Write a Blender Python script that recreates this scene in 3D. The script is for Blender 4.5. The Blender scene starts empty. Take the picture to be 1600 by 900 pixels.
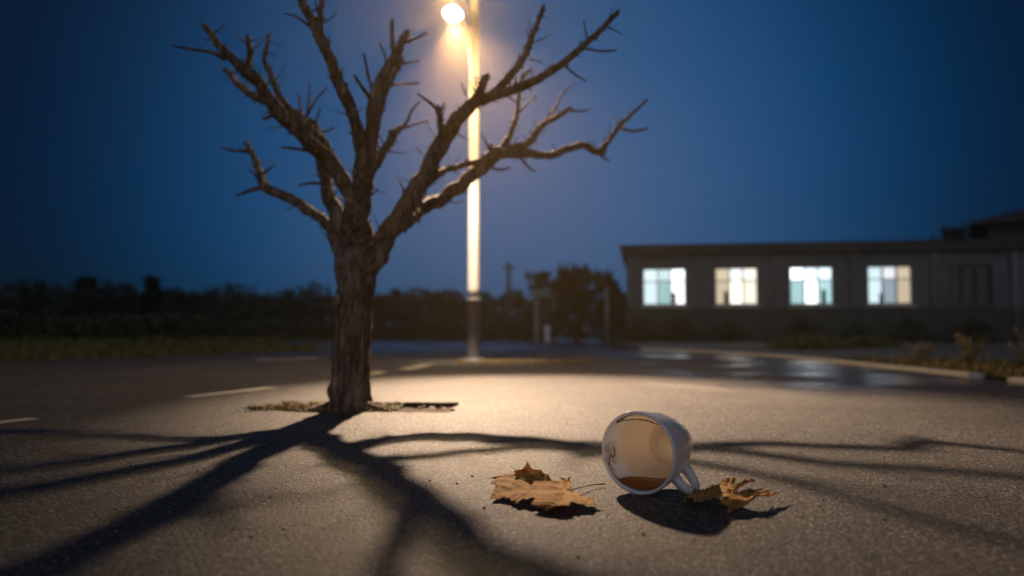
import bpy, bmesh, math, random
import numpy as np
from mathutils import Vector, Matrix, noise
from mathutils.geometry import tessellate_polygon, delaunay_2d_cdt
random.seed(7)
R = math.radians
S = bpy.context.scene
COL = S.collection

# ------------------------------------------------------------------ camera
FPX, CAMH, PITCH = 1244.0, 0.42, math.atan(62/1244.0)
cam = bpy.data.cameras.new('camera'); camo = bpy.data.objects.new('camera', cam); COL.objects.link(camo)
camo.location = (0, 0, CAMH); camo.rotation_euler = (R(90)+PITCH, 0, 0)
cam.sensor_width = 36; cam.lens = 36*FPX/1600; cam.clip_start = 0.05; cam.clip_end = 1000
cam.dof.use_dof = True; cam.dof.focus_distance = 2.3
cam.dof.aperture_fstop = (cam.lens/1000)/0.020
cam.dof.aperture_blades = 0
S.camera = camo

# ------------------------------------------------------------------ world: dusk sky
SUN_EL, SUN_AZ = R(-3.0), R(6)
W = bpy.data.worlds.new('World'); S.world = W; W.use_nodes = True
nt = W.node_tree; nt.nodes.clear()
def N(t, typ, **kw):
    n = t.nodes.new(typ)
    for k, v in kw.items(): setattr(n, k, v)
    return n
sky = N(nt, 'ShaderNodeTexSky', sky_type='NISHITA', sun_disc=False, sun_elevation=SUN_EL, sun_rotation=SUN_AZ,
        ozone_density=6.0, dust_density=0.3, air_density=1.0)
bg1 = N(nt, 'ShaderNodeBackground'); bg1.inputs[1].default_value = 0.05
nt.links.new(sky.outputs[0], bg1.inputs[0])
tc = N(nt, 'ShaderNodeTexCoord')
dt = N(nt, 'ShaderNodeVectorMath', operation='DOT_PRODUCT')
az, el = R(1.5), R(9)
dt.inputs[1].default_value = (math.sin(az)*math.cos(el), math.cos(az)*math.cos(el), math.sin(el))
nt.links.new(tc.outputs['Generated'], dt.inputs[0])
rp = N(nt, 'ShaderNodeValToRGB'); cr = rp.color_ramp; cr.interpolation = 'B_SPLINE'
nt.links.new(dt.outputs['Value'], rp.inputs[0])
cr.elements[0].position = 0.0; cr.elements[0].color = (.010, .020, .045, 1)
cr.elements[1].position = 1.0; cr.elements[1].color = (.042, .112, .250, 1)
for p, c in ((.70, (.001, .008, .024)), (.835, (.0004, .0085, .026)), (.885, (.0004, .020, .058)),
             (.93, (.002, .046, .132)), (.97, (.018, .082, .208))):
    e = cr.elements.new(p); e.color = (*c, 1)
bg2 = N(nt, 'ShaderNodeBackground'); bg2.inputs[1].default_value = 1.0
nt.links.new(rp.outputs[0], bg2.inputs[0])
ad = N(nt, 'ShaderNodeAddShader'); wo = N(nt, 'ShaderNodeOutputWorld')
nt.links.new(bg1.outputs[0], ad.inputs[0]); nt.links.new(bg2.outputs[0], ad.inputs[1]); nt.links.new(ad.outputs[0], wo.inputs[0])

# last glow of the day from behind the viewer: very weak, very wide
sl = bpy.data.lights.new('dusk_sun', 'SUN'); sl.energy = 0.42; sl.angle = R(70); sl.color = (.86, .88, 1.0)
so = bpy.data.objects.new('dusk_sun', sl); COL.objects.link(so); so.rotation_euler = (R(60), 0, R(-8))

S.view_settings.view_transform = 'Standard'; S.view_settings.look = 'None'
S.view_settings.exposure = 0.0; S.view_settings.gamma = 1.0
S.cycles.max_bounces = 8; S.cycles.volume_bounces = 0; S.cycles.sample_clamp_indirect = 4.0
S.cycles.use_denoising = True; S.cycles.caustics_reflective = False; S.cycles.caustics_refractive = False

# ------------------------------------------------------------------ helpers
def ray(u, v):
    x = (u-800)/FPX; y = (450-v)/FPX
    return Vector((x, math.cos(PITCH)-y*math.sin(PITCH), math.sin(PITCH)+y*math.cos(PITCH)))
def at(u, v, d):            # point on a sight line of the survey at distance d
    r = ray(u, v); return r*(d/r.y)+Vector((0, 0, CAMH))
def gp(u, v, h=0.0):        # point at height h
    r = ray(u, v); return r*((h-CAMH)/r.z)+Vector((0, 0, CAMH))

def link(name, me, parent=None, mat=None):
    o = bpy.data.objects.new(name, me); COL.objects.link(o)
    if mat: me.materials.append(mat)
    if parent: o.parent = parent
    return o
def tag(o, label=None, cat=None, group=None, kind=None):
    for k, v in (('label', label), ('category', cat), ('group', group), ('kind', kind)):
        if v: o[k] = v
    return o
def empty(name, loc=(0, 0, 0), rz=0):
    o = bpy.data.objects.new(name, None); COL.objects.link(o); o.location = loc; o.rotation_euler = (0, 0, rz)
    o.empty_display_size = .1
    return o

class MB:
    def __init__(s): s.v = []; s.f = []; s.sm = []
    def add(s, vs, fs, smooth=False):
        b = len(s.v); s.v += [tuple(v) for v in vs]; s.f += [tuple(i+b for i in f) for f in fs]; s.sm += [smooth]*len(fs)
    def box(s, x0, x1, y0, y1, z0, z1, M=None):
        vs = [Vector(p) for p in ((x0,y0,z0),(x1,y0,z0),(x1,y1,z0),(x0,y1,z0),(x0,y0,z1),(x1,y0,z1),(x1,y1,z1),(x0,y1,z1))]
        if M: vs = [M@v for v in vs]
        s.add(vs, [(0,3,2,1),(4,5,6,7),(0,1,5,4),(1,2,6,5),(2,3,7,6),(3,0,4,7)])
    def tube(s, pts, rad, n=10, cap=True, rough=0.0, fr=6.0, seed=0.0, smooth=True):
        pts = [Vector(p) for p in pts]; m = len(pts)
        t0 = (pts[1]-pts[0]).normalized(); up = Vector((0, 0, 1)) if abs(t0.z) < .9 else Vector((0, 1, 0))
        a = t0.cross(up).normalized(); vs = []
        for i, p in enumerate(pts):
            t = (pts[min(i+1, m-1)]-pts[max(i-1, 0)]).normalized()
            a = (a-t*a.dot(t)).normalized(); b = t.cross(a)
            for k in range(n):
                an = 2*math.pi*k/n; d = a*math.cos(an)+b*math.sin(an); r = rad[i]
                if rough:
                    q = Vector((d.x*1.6, d.y*1.6, d.z*1.6+0)) + Vector((seed, seed*1.7, 0))
                    g = noise.noise(Vector((q.x*2.2, q.y*2.2, q.z*2.2+ (p.length*fr*.35))))
                    g2 = noise.noise(Vector((p.x*fr*3+d.x*.8, p.y*fr*3+d.y*.8, p.z*fr*3+d.z*.8+seed)))
                    r *= 1+rough*(g*1.1+g2*.8)
                vs.append(p+d*r)
        fs = []
        for i in range(m-1):
            for k in range(n):
                k2 = (k+1) % n; fs.append((i*n+k, i*n+k2, (i+1)*n+k2, (i+1)*n+k))
        s.add(vs, fs, smooth)
        if cap:
            b = len(s.v)-len(vs); s.f += [tuple(b+k for k in range(n-1, -1, -1)), tuple(b+(m-1)*n+k for k in range(n))]; s.sm += [False, False]
    def lathe(s, prof, n=32, M=None, smooth=True):
        vs = []; fs = []; m = len(prof)
        for (r, z) in prof:
            for k in range(n):
                an = 2*math.pi*k/n; v = Vector((r*math.cos(an), r*math.sin(an), z)); vs.append(M@v if M else v)
        for i in range(m-1):
            for k in range(n):
                k2 = (k+1) % n; fs.append((i*n+k, i*n+k2, (i+1)*n+k2, (i+1)*n+k))
        s.add(vs, fs, smooth)
    def build(s, name, mat, parent=None):
        me = bpy.data.meshes.new(name); me.from_pydata(s.v, [], s.f)
        me.polygons.foreach_set('use_smooth', s.sm); me.update()
        return link(name, me, parent, mat)

def smooth_path(pts, rad, per=4):
    """Catmull-Rom through pts (Vectors) with radii"""
    P_, R_ = [], []; n = len(pts)
    for i in range(n-1):
        p0 = pts[max(i-1, 0)]; p1 = pts[i]; p2 = pts[i+1]; p3 = pts[min(i+2, n-1)]
        for k in range(per):
            t = k/per
            P_.append(0.5*((2*p1)+(p2-p0)*t+(2*p0-5*p1+4*p2-p3)*t*t+(3*p1-p0-3*p2+p3)*t**3)); R_.append(rad[i]*(1-t)+rad[i+1]*t)
    P_.append(pts[-1]); R_.append(rad[-1])
    return P_, R_

def poly_sheet(name, outer, mat, z=0.0, holes=(), sub=0):
    loops = [[Vector((x, y, z)) for x, y in outer]]+[[Vector((x, y, z)) for x, y in h] for h in holes]
    tris = tessellate_polygon(loops); vs = [v for l in loops for v in l]
    me = bpy.data.meshes.new(name); me.from_pydata([tuple(v) for v in vs], [], [tuple(t) for t in tris]); me.update()
    bm = bmesh.new(); bm.from_mesh(me)
    for f in bm.faces:
        if f.normal.z < 0: f.normal_flip()
    bm.to_mesh(me); bm.free()
    return link(name, me, None, mat)

# ------------------------------------------------------------------ materials
def mat(name, col, rough=.7, spec=.5, metal=0.0):
    m = bpy.data.materials.new(name); m.use_nodes = True; b = m.node_tree.nodes['Principled BSDF']
    b.inputs['Base Color'].default_value = (*col, 1); b.inputs['Roughness'].default_value = rough
    b.inputs['Metallic'].default_value = metal; b.inputs['Specular IOR Level'].default_value = spec
    return m
def noisy(name, c1, c2, scale=6.0, rough=.8, bump=.3, bscale=40.0, stretch=(1, 1, 1), dist=.01, detail=6, r2=None):
    m = mat(name, c1, rough); t = m.node_tree; b = t.nodes['Principled BSDF']
    co = N(t, 'ShaderNodeTexCoord'); mp = N(t, 'ShaderNodeMapping'); mp.inputs['Scale'].default_value = stretch
    t.links.new(co.outputs['Object'], mp.inputs[0])
    n1 = N(t, 'ShaderNodeTexNoise'); n1.inputs['Scale'].default_value = scale; n1.inputs['Detail'].default_value = detail
    n1.inputs['Roughness'].default_value = .65
    t.links.new(mp.outputs[0], n1.inputs['Vector'])
    r = N(t, 'ShaderNodeValToRGB'); r.color_ramp.elements[0].position = .35; r.color_ramp.elements[1].position = .68
    r.color_ramp.elements[0].color = (*c1, 1); r.color_ramp.elements[1].color = (*c2, 1)
    t.links.new(n1.outputs[0], r.inputs[0]); t.links.new(r.outputs[0], b.inputs['Base Color'])
    n2 = N(t, 'ShaderNodeTexNoise'); n2.inputs['Scale'].default_value = bscale; n2.inputs['Detail'].default_value = 4
    t.links.new(mp.outputs[0], n2.inputs['Vector'])
    bp = N(t, 'ShaderNodeBump'); bp.inputs['Strength'].default_value = bump; bp.inputs['Distance'].default_value = dist
    t.links.new(n2.outputs[0], bp.inputs['Height']); t.links.new(bp.outputs[0], b.inputs['Normal'])
    return m
def emit(name, col, st):
    m = bpy.data.materials.new(name); m.use_nodes = True; t = m.node_tree; t.nodes.clear()
    e = N(t, 'ShaderNodeEmission'); e.inputs[0].default_value = (*col, 1); e.inputs[1].default_value = st
    o = N(t, 'ShaderNodeOutputMaterial'); t.links.new(e.outputs[0], o.inputs[0]); return m

def asphalt_mat():
    m = mat('asphalt', (.07, .066, .06), .6); t = m.node_tree; b = t.nodes['Principled BSDF']; L = t.links.new
    co = N(t, 'ShaderNodeTexCoord')
    def vor(sc, feat='F1'):
        v = N(t, 'ShaderNodeTexVoronoi', feature=feat); v.inputs['Scale'].default_value = sc; L(co.outputs['Object'], v.inputs['Vector']); return v
    def noi(sc, det=5, ro=.6):
        v = N(t, 'ShaderNodeTexNoise'); v.inputs['Scale'].default_value = sc; v.inputs['Detail'].default_value = det
        v.inputs['Roughness'].default_value = ro; L(co.outputs['Object'], v.inputs['Vector']); return v
    def ramp(src, a, bb, ca=(0, 0, 0), cb=(1, 1, 1)):
        r = N(t, 'ShaderNodeValToRGB'); r.color_ramp.elements[0].position = a; r.color_ramp.elements[1].position = bb
        r.color_ramp.elements[0].color = (*ca, 1); r.color_ramp.elements[1].color = (*cb, 1); L(src, r.inputs[0]); return r.outputs[0]
    def mix(f, a, bb, blend='MIX'):
        x = N(t, 'ShaderNodeMix', data_type='RGBA', blend_type=blend)
        for s_, v in ((0, f), (6, a), (7, bb)):
            if hasattr(v, 'is_output'): L(v, x.inputs[s_])
            else: x.inputs[s_].default_value = v
        return x.outputs[2]
    v1 = vor(84); v2 = vor(165); n1 = noi(1.3, 6, .62); n2 = noi(9, 6, .7); n3 = noi(420, 2)
    # aggregate stones of several greys and tans in dark binder
    stones = N(t, 'ShaderNodeSeparateColor'); L(v1.outputs['Color'], stones.inputs[0])
    base = ramp(stones.outputs[0], .05, .95, (.009, .008, .008), (.092, .079, .068))
    fine = N(t, 'ShaderNodeSeparateColor'); L(v2.outputs['Color'], fine.inputs[0])
    pale = ramp(fine.outputs[1], .86, .93); base = mix(pale, base, (.36, .32, .28, 1))
    dark = ramp(fine.outputs[2], .84, .93); base = mix(dark, base, (.018, .018, .020, 1))
    base = mix(ramp(n1.outputs[0], .38, .66), base, (.55, .55, .56, 1), 'MULTIPLY')
    base = mix(ramp(n2.outputs[0], .55, .78, (0, 0, 0), (.6, .6, .6)), base, (.095, .083, .070, 1))
    # thin cracks with their own shape
    nd = noi(3.0, 3); cv = N(t, 'ShaderNodeTexVoronoi', feature='DISTANCE_TO_EDGE'); cv.inputs['Scale'].default_value = .55
    va = N(t, 'ShaderNodeVectorMath', operation='MULTIPLY_ADD'); L(nd.outputs['Color'], va.inputs[0]); va.inputs[1].default_value = (.5, .5, .5)
    L(co.outputs['Object'], va.inputs[2]); L(va.outputs[0], cv.inputs['Vector'])
    ck = ramp(cv.outputs['Distance'], .0, .006, (.7, .7, .7), (0, 0, 0)); base = mix(ck, base, (.015, .015, .015, 1))
    L(base, b.inputs['Base Color'])
    # damp smooth patches
    nw = noi(.75, 4, .55); wet = ramp(nw.outputs[0], .42, .55)
    sx = N(t, 'ShaderNodeSeparateXYZ'); L(co.outputs['Object'], sx.inputs[0])
    g1 = N(t, 'ShaderNodeMapRange'); L(sx.outputs[0], g1.inputs[0]); g1.inputs[1].default_value = .8; g1.inputs[2].default_value = 2.0
    g2 = N(t, 'ShaderNodeMapRange'); L(sx.outputs[1], g2.inputs[0]); g2.inputs[1].default_value = 4.2; g2.inputs[2].default_value = 6.0
    w1 = N(t, 'ShaderNodeMath', operation='MULTIPLY'); L(wet, w1.inputs[0]); L(g1.outputs[0], w1.inputs[1])
    w2 = N(t, 'ShaderNodeMath', operation='MULTIPLY'); L(w1.outputs[0], w2.inputs[0]); L(g2.outputs[0], w2.inputs[1])
    rr = N(t, 'ShaderNodeMapRange'); L(w2.outputs[0], rr.inputs[0]); rr.inputs[3].default_value = .60; rr.inputs[4].default_value = .14
    fw = N(t, 'ShaderNodeMapRange'); L(sx.outputs[1], fw.inputs[0]); fw.inputs[1].default_value = 11; fw.inputs[2].default_value = 16; fw.inputs[3].default_value = 1; fw.inputs[4].default_value = .42
    rf_ = N(t, 'ShaderNodeMath', operation='MULTIPLY'); L(rr.outputs[0], rf_.inputs[0]); L(fw.outputs[0], rf_.inputs[1])
    L(rf_.outputs[0], b.inputs['Roughness']); b.inputs['Specular IOR Level'].default_value = .40
    # relief
    ng = noi(105, 5, .75); h0 = N(t, 'ShaderNodeMath', operation='MULTIPLY'); L(ng.outputs[0], h0.inputs[0]); h0.inputs[1].default_value = 1.1
    h1 = N(t, 'ShaderNodeMath', operation='MULTIPLY_ADD'); L(v1.outputs['Distance'], h1.inputs[0]); h1.inputs[1].default_value = -.5; L(h0.outputs[0], h1.inputs[2])
    h2 = N(t, 'ShaderNodeMath', operation='MULTIPLY_ADD'); L(v2.outputs['Distance'], h2.inputs[0]); h2.inputs[1].default_value = -.5; L(h1.outputs[0], h2.inputs[2])
    h3 = N(t, 'ShaderNodeMath', operation='MULTIPLY_ADD'); L(n2.outputs[0], h3.inputs[0]); h3.inputs[1].default_value = .8; L(h2.outputs[0], h3.inputs[2])
    st = N(t, 'ShaderNodeMapRange'); L(w2.outputs[0], st.inputs[0]); st.inputs[3].default_value = 1.0; st.inputs[4].default_value = .10
    bp = N(t, 'ShaderNodeBump'); bp.inputs['Distance'].default_value = .013
    sf_ = N(t, 'ShaderNodeMath', operation='MULTIPLY'); L(st.outputs[0], sf_.inputs[0]); L(fw.outputs[0], sf_.inputs[1]); L(sf_.outputs[0], bp.inputs['Strength']); L(h3.outputs[0], bp.inputs['Height']); L(bp.outputs[0], b.inputs['Normal'])
    return m

M_ASPH = asphalt_mat()
M_GRASSG = noisy('meadow_ground', (.018, .020, .009), (.040, .036, .018), 3, .95, .6, 60)
M_SOIL = noisy('pit_soil', (.035, .024, .014), (.09, .062, .036), 18, .95, 1.0, 90, dist=.02)
M_PAVE = noisy('yard_concrete', (.10, .10, .098), (.16, .155, .145), 2.5, .7, .3, 70)
M_KERB = noisy('kerb_concrete', (.48, .44, .40), (.66, .61, .56), 9, .85, .5, 80)
M_PAINT = noisy('worn_road_paint', (.34, .32, .29), (.56, .53, .48), 14, .7, .4, 120, detail=8)
M_DRY = noisy('dry_grass', (.22, .15, .055), (.38, .27, .10), 30, .8, 0)
M_GREENY = noisy('green_weeds', (.05, .065, .018), (.12, .12, .04), 20, .7, 0)
M_FOL = noisy('dark_foliage', (.018, .032, .018), (.040, .056, .030), 3, .75, 0)
M_FOL2 = noisy('conifer_foliage', (.016, .030, .022), (.034, .052, .034), 3, .75, 0)
M_TRK = noisy('far_bark', (.05, .038, .028), (.10, .08, .06), 10, .9, .6, 50)
M_WALL = noisy('grey_render', (.085, .098, .112), (.13, .145, .16), 1.6, .9, .3, 60)
M_PLINTH = noisy('plinth_render', (.035, .042, .044), (.055, .063, .064), 2.5, .85, .4, 60)
M_FASCIA = noisy('dark_fascia', (.028, .028, .030), (.045, .044, .046), 4, .7, .2, 30)
M_FRAME = mat('window_frame_white', (.42, .42, .42), .5)
M_FRAMED = mat('window_frame_dark', (.04, .045, .05), .5)
M_GLASSD = mat('dark_glass', (.012, .018, .022), .12)
M_PALE = noisy('pale_paint', (.17, .18, .19), (.25, .25, .25), 6, .6, .1, 30)

def bark_mat():
    m = mat('bark', (.10, .065, .042), .85); t = m.node_tree; b = t.nodes['Principled BSDF']; L = t.links.new
    co = N(t, 'ShaderNodeTexCoord'); mp = N(t, 'ShaderNodeMapping'); mp.inputs['Scale'].default_value = (1, 1, .22)
    L(co.outputs['Object'], mp.inputs[0])
    n = N(t, 'ShaderNodeTexNoise'); n.inputs['Scale'].default_value = 24; n.inputs['Detail'].default_value = 9; n.inputs['Roughness'].default_value = .68
    L(mp.outputs[0], n.inputs['Vector'])
    v = N(t, 'ShaderNodeTexVoronoi', feature='DISTANCE_TO_EDGE'); v.inputs['Scale'].default_value = 30; 
    va = N(t, 'ShaderNodeVectorMath', operation='MULTIPLY_ADD'); L(n.outputs['Color'], va.inputs[0]); va.inputs[1].default_value = (.02, .02, .02); L(mp.outputs[0], va.inputs[2])
    L(va.outputs[0], v.inputs['Vector'])
    r = N(t, 'ShaderNodeValToRGB'); e = r.color_ramp.elements; e[0].position = .38; e[0].color = (.040, .025, .017, 1); e[1].position = .66; e[1].color = (.52, .37, .25, 1)
    k = r.color_ramp.elements.new(.52); k.color = (.26, .17, .11, 1)
    L(n.outputs[0], r.inputs[0]); L(r.outputs[0], b.inputs['Base Color'])
    mr = N(t, 'ShaderNodeMapRange'); L(v.outputs['Distance'], mr.inputs[0]); mr.inputs[2].default_value = .25
    mm = N(t, 'ShaderNodeMath', operation='ADD'); L(mr.outputs[0], mm.inputs[0]); L(n.outputs[0], mm.inputs[1])
    bp = N(t, 'ShaderNodeBump'); bp.inputs['Strength'].default_value = .9; bp.inputs['Distance'].default_value = .03
    L(mm.outputs[0], bp.inputs['Height']); L(bp.outputs[0], b.inputs['Normal'])
    return m
M_BARK = bark_mat()

# ------------------------------------------------------------------ setting
PX0, PX1, PY0, PY1 = -1.40, -.30, 3.98, 4.52            # tree pit opening
def rough_rect(x0, x1, y0, y1, a, n=14):
    o = []
    for i in range(n): o.append((x0+(x1-x0)*i/n, y0+random.uniform(-a, a)))
    for i in range(5): o.append((x1+random.uniform(-a, a), y0+(y1-y0)*i/5))
    for i in range(n): o.append((x1+(x0-x1)*i/n, y1+random.uniform(-a, a)*.5))
    for i in range(5): o.append((x0+random.uniform(-a, a), y1+(y0-y1)*i/5))
    return o
pit = [(x, 4.2+(y-4.2)*(.2+.8*min(1, max(0, (x+1.43)/.42))) if x < -1.0 else y) for x, y in rough_rect(PX0, PX1, PY0, PY1, .028, 26)]
g = poly_sheet('ground', [(-150, -40), (150, -40), (150, 150), (-150, 150)], M_GRASSG, -.008, [[(PX0-.2, PY0-.2), (PX1+.2, PY0-.2), (PX1+.2, PY1+.2), (PX0-.2, PY1+.2)]])
tag(g, 'dark grassy ground reaching out to the tree line', kind='structure')
road_outline = [(-16, -5), (16-10, -5), (5.9, -5), (3.86, 2), (3.84, 6), (3.80, 10.3), (3.55, 12.2), (3.1, 13.8), (2.4, 15.2), (2.6, 22), (3.0, 23), (3.0, 33),
                (-12, 33), (-10, 26), (-6.3, 20), (-3.6, 15.6), (-3.4, 14.6), (-4.6, 12.7), (-6.4, 9.9), (-9.4, 5.1), (-12.4, 1)]
r_ = poly_sheet('road', road_outline, M_ASPH, 0.0, [pit])
tag(r_, 'worn grey asphalt street lit by the lamp', kind='structure')
# pit wall and soil
mb = MB(); n = len(pit)
vs = [(x, y, 0.0) for x, y in pit]+[(x, y, -.07) for x, y in pit]
mb.add(vs, [(i, (i+1) % n, (i+1) % n+n, i+n) for i in range(n)])
o = mb.build('pit_edge', M_ASPH); tag(o, 'cut asphalt edge of the planting pit round the tree', kind='structure')
mb = MB(); nx, ny = 90, 50; vs = []; fs = []
for j in range(ny+1):
    for i in range(nx+1):
        x = PX0-.04+(PX1-PX0+.08)*i/nx; y = PY0-.04+(PY1-PY0+.08)*j/ny
        d = math.hypot((x+.84)/.5, (y-4.15)/.25)
        far = min(1, max(0, (y-4.3)/.15))
        z = -.022-.02*far+.022*math.exp(-d*d)+.012*noise.noise(Vector((x*9, y*9, 3)))+.006*noise.noise(Vector((x*35, y*35, 1)))
        vs.append((x, y, min(z, -.003)))
for j in range(ny):
    for i in range(nx): a = j*(nx+1)+i; fs.append((a, a+1, a+nx+2, a+nx+1))
mb.add(vs, fs, True); o = mb.build('pit_soil', M_SOIL); tag(o, 'brown soil in the planting pit round the tree', kind='structure')
# yard concrete right of the kerb, soil verge
o = poly_sheet('pavement', [(3.98, 10.4), (3.72, 12.3), (3.25, 14.0), (2.55, 15.4), (2.75, 21.6), (24, 19.0), (24, 9.2), (6.2, 9.2)], M_PAVE, .03)
tag(o, 'grey concrete yard in front of the low building', kind='structure')
o = poly_sheet('verge', [(4.0, 2.0), (3.98, 10.4), (6.2, 9.2), (24, 9.2), (24, -4), (6.2, -4)], M_SOIL, .012)
tag(o, 'dark weedy verge right of the kerb', kind='structure')
# kerb stones, a gap like in the photo
def kerb(name, pts, label):
    mb = MB()
    for a, b in zip(pts[:-1], pts[1:]):
        a = Vector((*a, 0)); b = Vector((*b, 0)); L_ = (b-a).length; n = max(1, round(L_/.6)); d = (b-a)/n
        for k in range(n):
            p = a+d*k; ang = math.atan2(d.y, d.x); M = Matrix.Translation(p)@Matrix.Rotation(ang, 4, 'Z')
            w = d.length-.008; h = .034+random.uniform(-.003, .003); c = .012
            y0, y1 = -.065, .065
            prof = [(y0, -.02), (y0, h-c), (y0+c, h), (y1-c, h), (y1, h-c), (y1, -.02)]
            v2 = [M@Vector((0, y, z)) for y, z in prof]+[M@Vector((w, y, z)) for y, z in prof]; q = 6
            mb.add(v2, [(i, i+1, i+1+q, i+q) for i in range(5)]+[(5, 4, 3, 2, 1, 0), (6, 7, 8, 9, 10, 11)])
    o = mb.build(name, M_KERB); tag(o, label, kind='structure'); return o
kerb('kerb', [(3.92, 6.75), (3.92, 10.35), (3.66, 12.25), (3.2, 13.9), (2.5, 15.3)], 'pale concrete kerb curving towards the low building')
kerb('kerb', [(3.95, 1.0), (3.93, 6.25)], 'near pale concrete kerb at the right')
# painted dashes
def dash(p0, p1, w):
    a = Vector((*p0, .004)); b = Vector((*p1, .004)); d = (b-a).normalized(); s_ = Vector((-d.y, d.x, 0))*w/2
    mb = MB(); n = 16; vs = []
    for i in range(n+1):
        p = a.lerp(b, i/n); j = .004
        vs += [p+s_*(1+random.uniform(-.1, .1)), p-s_*(1+random.uniform(-.1, .1))]
    mb.add(vs, [(2*i, 2*i+1, 2*i+3, 2*i+2) for i in range(n)])
    return mb.build('lane_marking', M_PAINT)
def g2(u, v): p = gp(u, v); return (p.x, p.y)
for i, (a, b, w, l) in enumerate([((-60, 668), (53, 655), .085, 'white lane dash nearest the left edge'), ((294, 621), (426, 606), .10, 'white lane dash left of the bare tree'),
                     ((574, 586), (598, 581), .12, 'small white lane dash just behind the trunk'), ((632, 577.5), (670, 570), .16, 'white lane dash between trunk and lamp'),
                     ((400, 563), (500, 560), .22, 'faint far lane dash left of the trunk')]):
    o = dash(g2(*a), g2(*b), w); tag(o, l, kind='structure')

# ------------------------------------------------------------------ bare tree
TR = empty('bare_tree', tuple(gp(545, 641)))
tag(TR, 'leafless gnarled brown tree with broken branches in a pit in the asphalt', 'tree')
inv = Matrix.Translation(-TR.location)
def wpx(w, d): return w*d/FPX
def limb(mb, pts, n=10, rough=.16, per=4, spurs=True, seed=None):
    """pts: (u, v, half width px, depth)"""
    ps = [inv@at(u, v, d) for u, v, w, d in pts]; rs = [wpx(w, d)*.86 for u, v, w, d in pts]
    ps, rs = smooth_path(ps, rs, per); sd = seed if seed is not None else random.uniform(0, 50)
    for i in range(1, len(ps)-1):                   # gnarled wobble
        q = Vector((noise.noise(ps[i]*9+Vector((sd, 0, 0))), noise.noise(ps[i]*9+Vector((0, sd, 0))), noise.noise(ps[i]*9+Vector((0, 0, sd)))))
        ps[i] = ps[i]+q*rs[i]*.45
    mb.tube(ps, rs, n, True, rough, 6.0, sd)
    if spurs:                                       # broken twig stubs and thorns
        for i in range(1, len(ps)-1):
            for rep in range(3):
                if random.random() < .46:
                    r = rs[i]; t = (ps[i+1]-ps[i-1]).normalized()
                    d = Vector((random.gauss(0, 1), random.gauss(0, 1), random.gauss(0, 1))); d = (d-t*d.dot(t)).normalized()
                    d = (d+t*random.uniform(-.1, .9)).normalized()
                    big = random.random() < .22
                    ln = random.uniform(.03, .13) if big else random.uniform(.006, .022)
                    rr = min(r*.4, random.uniform(.0025, .005) if big else random.uniform(.004, .009))
                    a = ps[i]+d*r*.6; b = a+d*(r*.4+ln*.55)+Vector((random.gauss(0, .2), random.gauss(0, .2), random.gauss(0, .2)))*ln*.4; c = b+d*ln*.45+Vector((0, 0, .15))*ln
                    mb.tube([a, b, c], [rr*1.3, rr*.9, rr*.35], 5, True, 0, smooth=False)
def twig(mb, *pts): limb(mb, pts, 6, .12, 3, False)

mb = MB()
# trunk: deep fluted bark modelled in the mesh
tp = [(545, 660, 40, 4.11), (545, 640, 35, 4.11), (546, 620, 32, 4.11), (547, 590, 31, 4.12), (549, 550, 30, 4.13), (551, 510, 29, 4.14), (553, 470, 29.5, 4.16), (556, 435, 33, 4.2), (558, 405, 34, 4.24), (556, 375, 24, 4.28)]
ps = [inv@at(*q[:2], q[3]) for q in tp]; rs = [wpx(q[2], q[3])*.90 for q in tp]
ps, rs = smooth_path(ps, rs, 9); nseg = 72; vs = []
for i, (p, r) in enumerate(zip(ps, rs)):
    for k in range(nseg):
        an = 2*math.pi*k/nseg; c, s_ = math.cos(an), math.sin(an)
        f1 = noise.noise(Vector((c*2.1, s_*2.1, p.z*2.2+9)))
        tw = an+.5*noise.noise(Vector((0, 0, p.z*3)))
        f2 = abs(noise.noise(Vector((math.cos(tw)*5.2, math.sin(tw)*5.2, p.z*3.2))))
        f3 = noise.noise(Vector((c*9, s_*9, p.z*14)))
        flare = .24*math.exp(-max(p.z, 0)/.06)*(.4+.6*max(0, math.cos(an*3+1)))
        rr = r*(.99+.18*f1-.50*(.25-f2)+.09*f3+flare)
        vs.append((p.x+c*rr, p.y+s_*rr, p.z))
m = len(ps); fs = [(i*nseg+k, i*nseg+(k+1) % nseg, (i+1)*nseg+(k+1) % nseg, (i+1)*nseg+k) for i in range(m-1) for k in range(nseg)]
fs.append(tuple((m-1)*nseg+k for k in range(nseg)))
mb.add(vs, fs, True)
for (u, v, w, dx) in ((527, 470, 7, 0), (524, 560, 7, 0), (578, 440, 7, 0), (519, 612, 9, 0), (560, 500, 6, 0)):   # knots
    p = inv@at(u, v, 4.08); M = Matrix.Translation(p)@Matrix.Diagonal((wpx(w, 4.1), wpx(w, 4.1), wpx(w*1.6, 4.1), 1))
    mb.lathe([(0.01, -1), (.6, -.75), (.95, -.2), (.95, .3), (.6, .8), (.01, 1)], 10, M)
mb.build('trunk', M_BARK, TR)

def branch(*calls):
    mb = MB()
    for kind, pts in calls:
        if kind == 'L': limb(mb, pts, 18, .26, 6)
        else: twig(mb, *pts)
    return mb.build('branch', M_BARK, TR)

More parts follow.
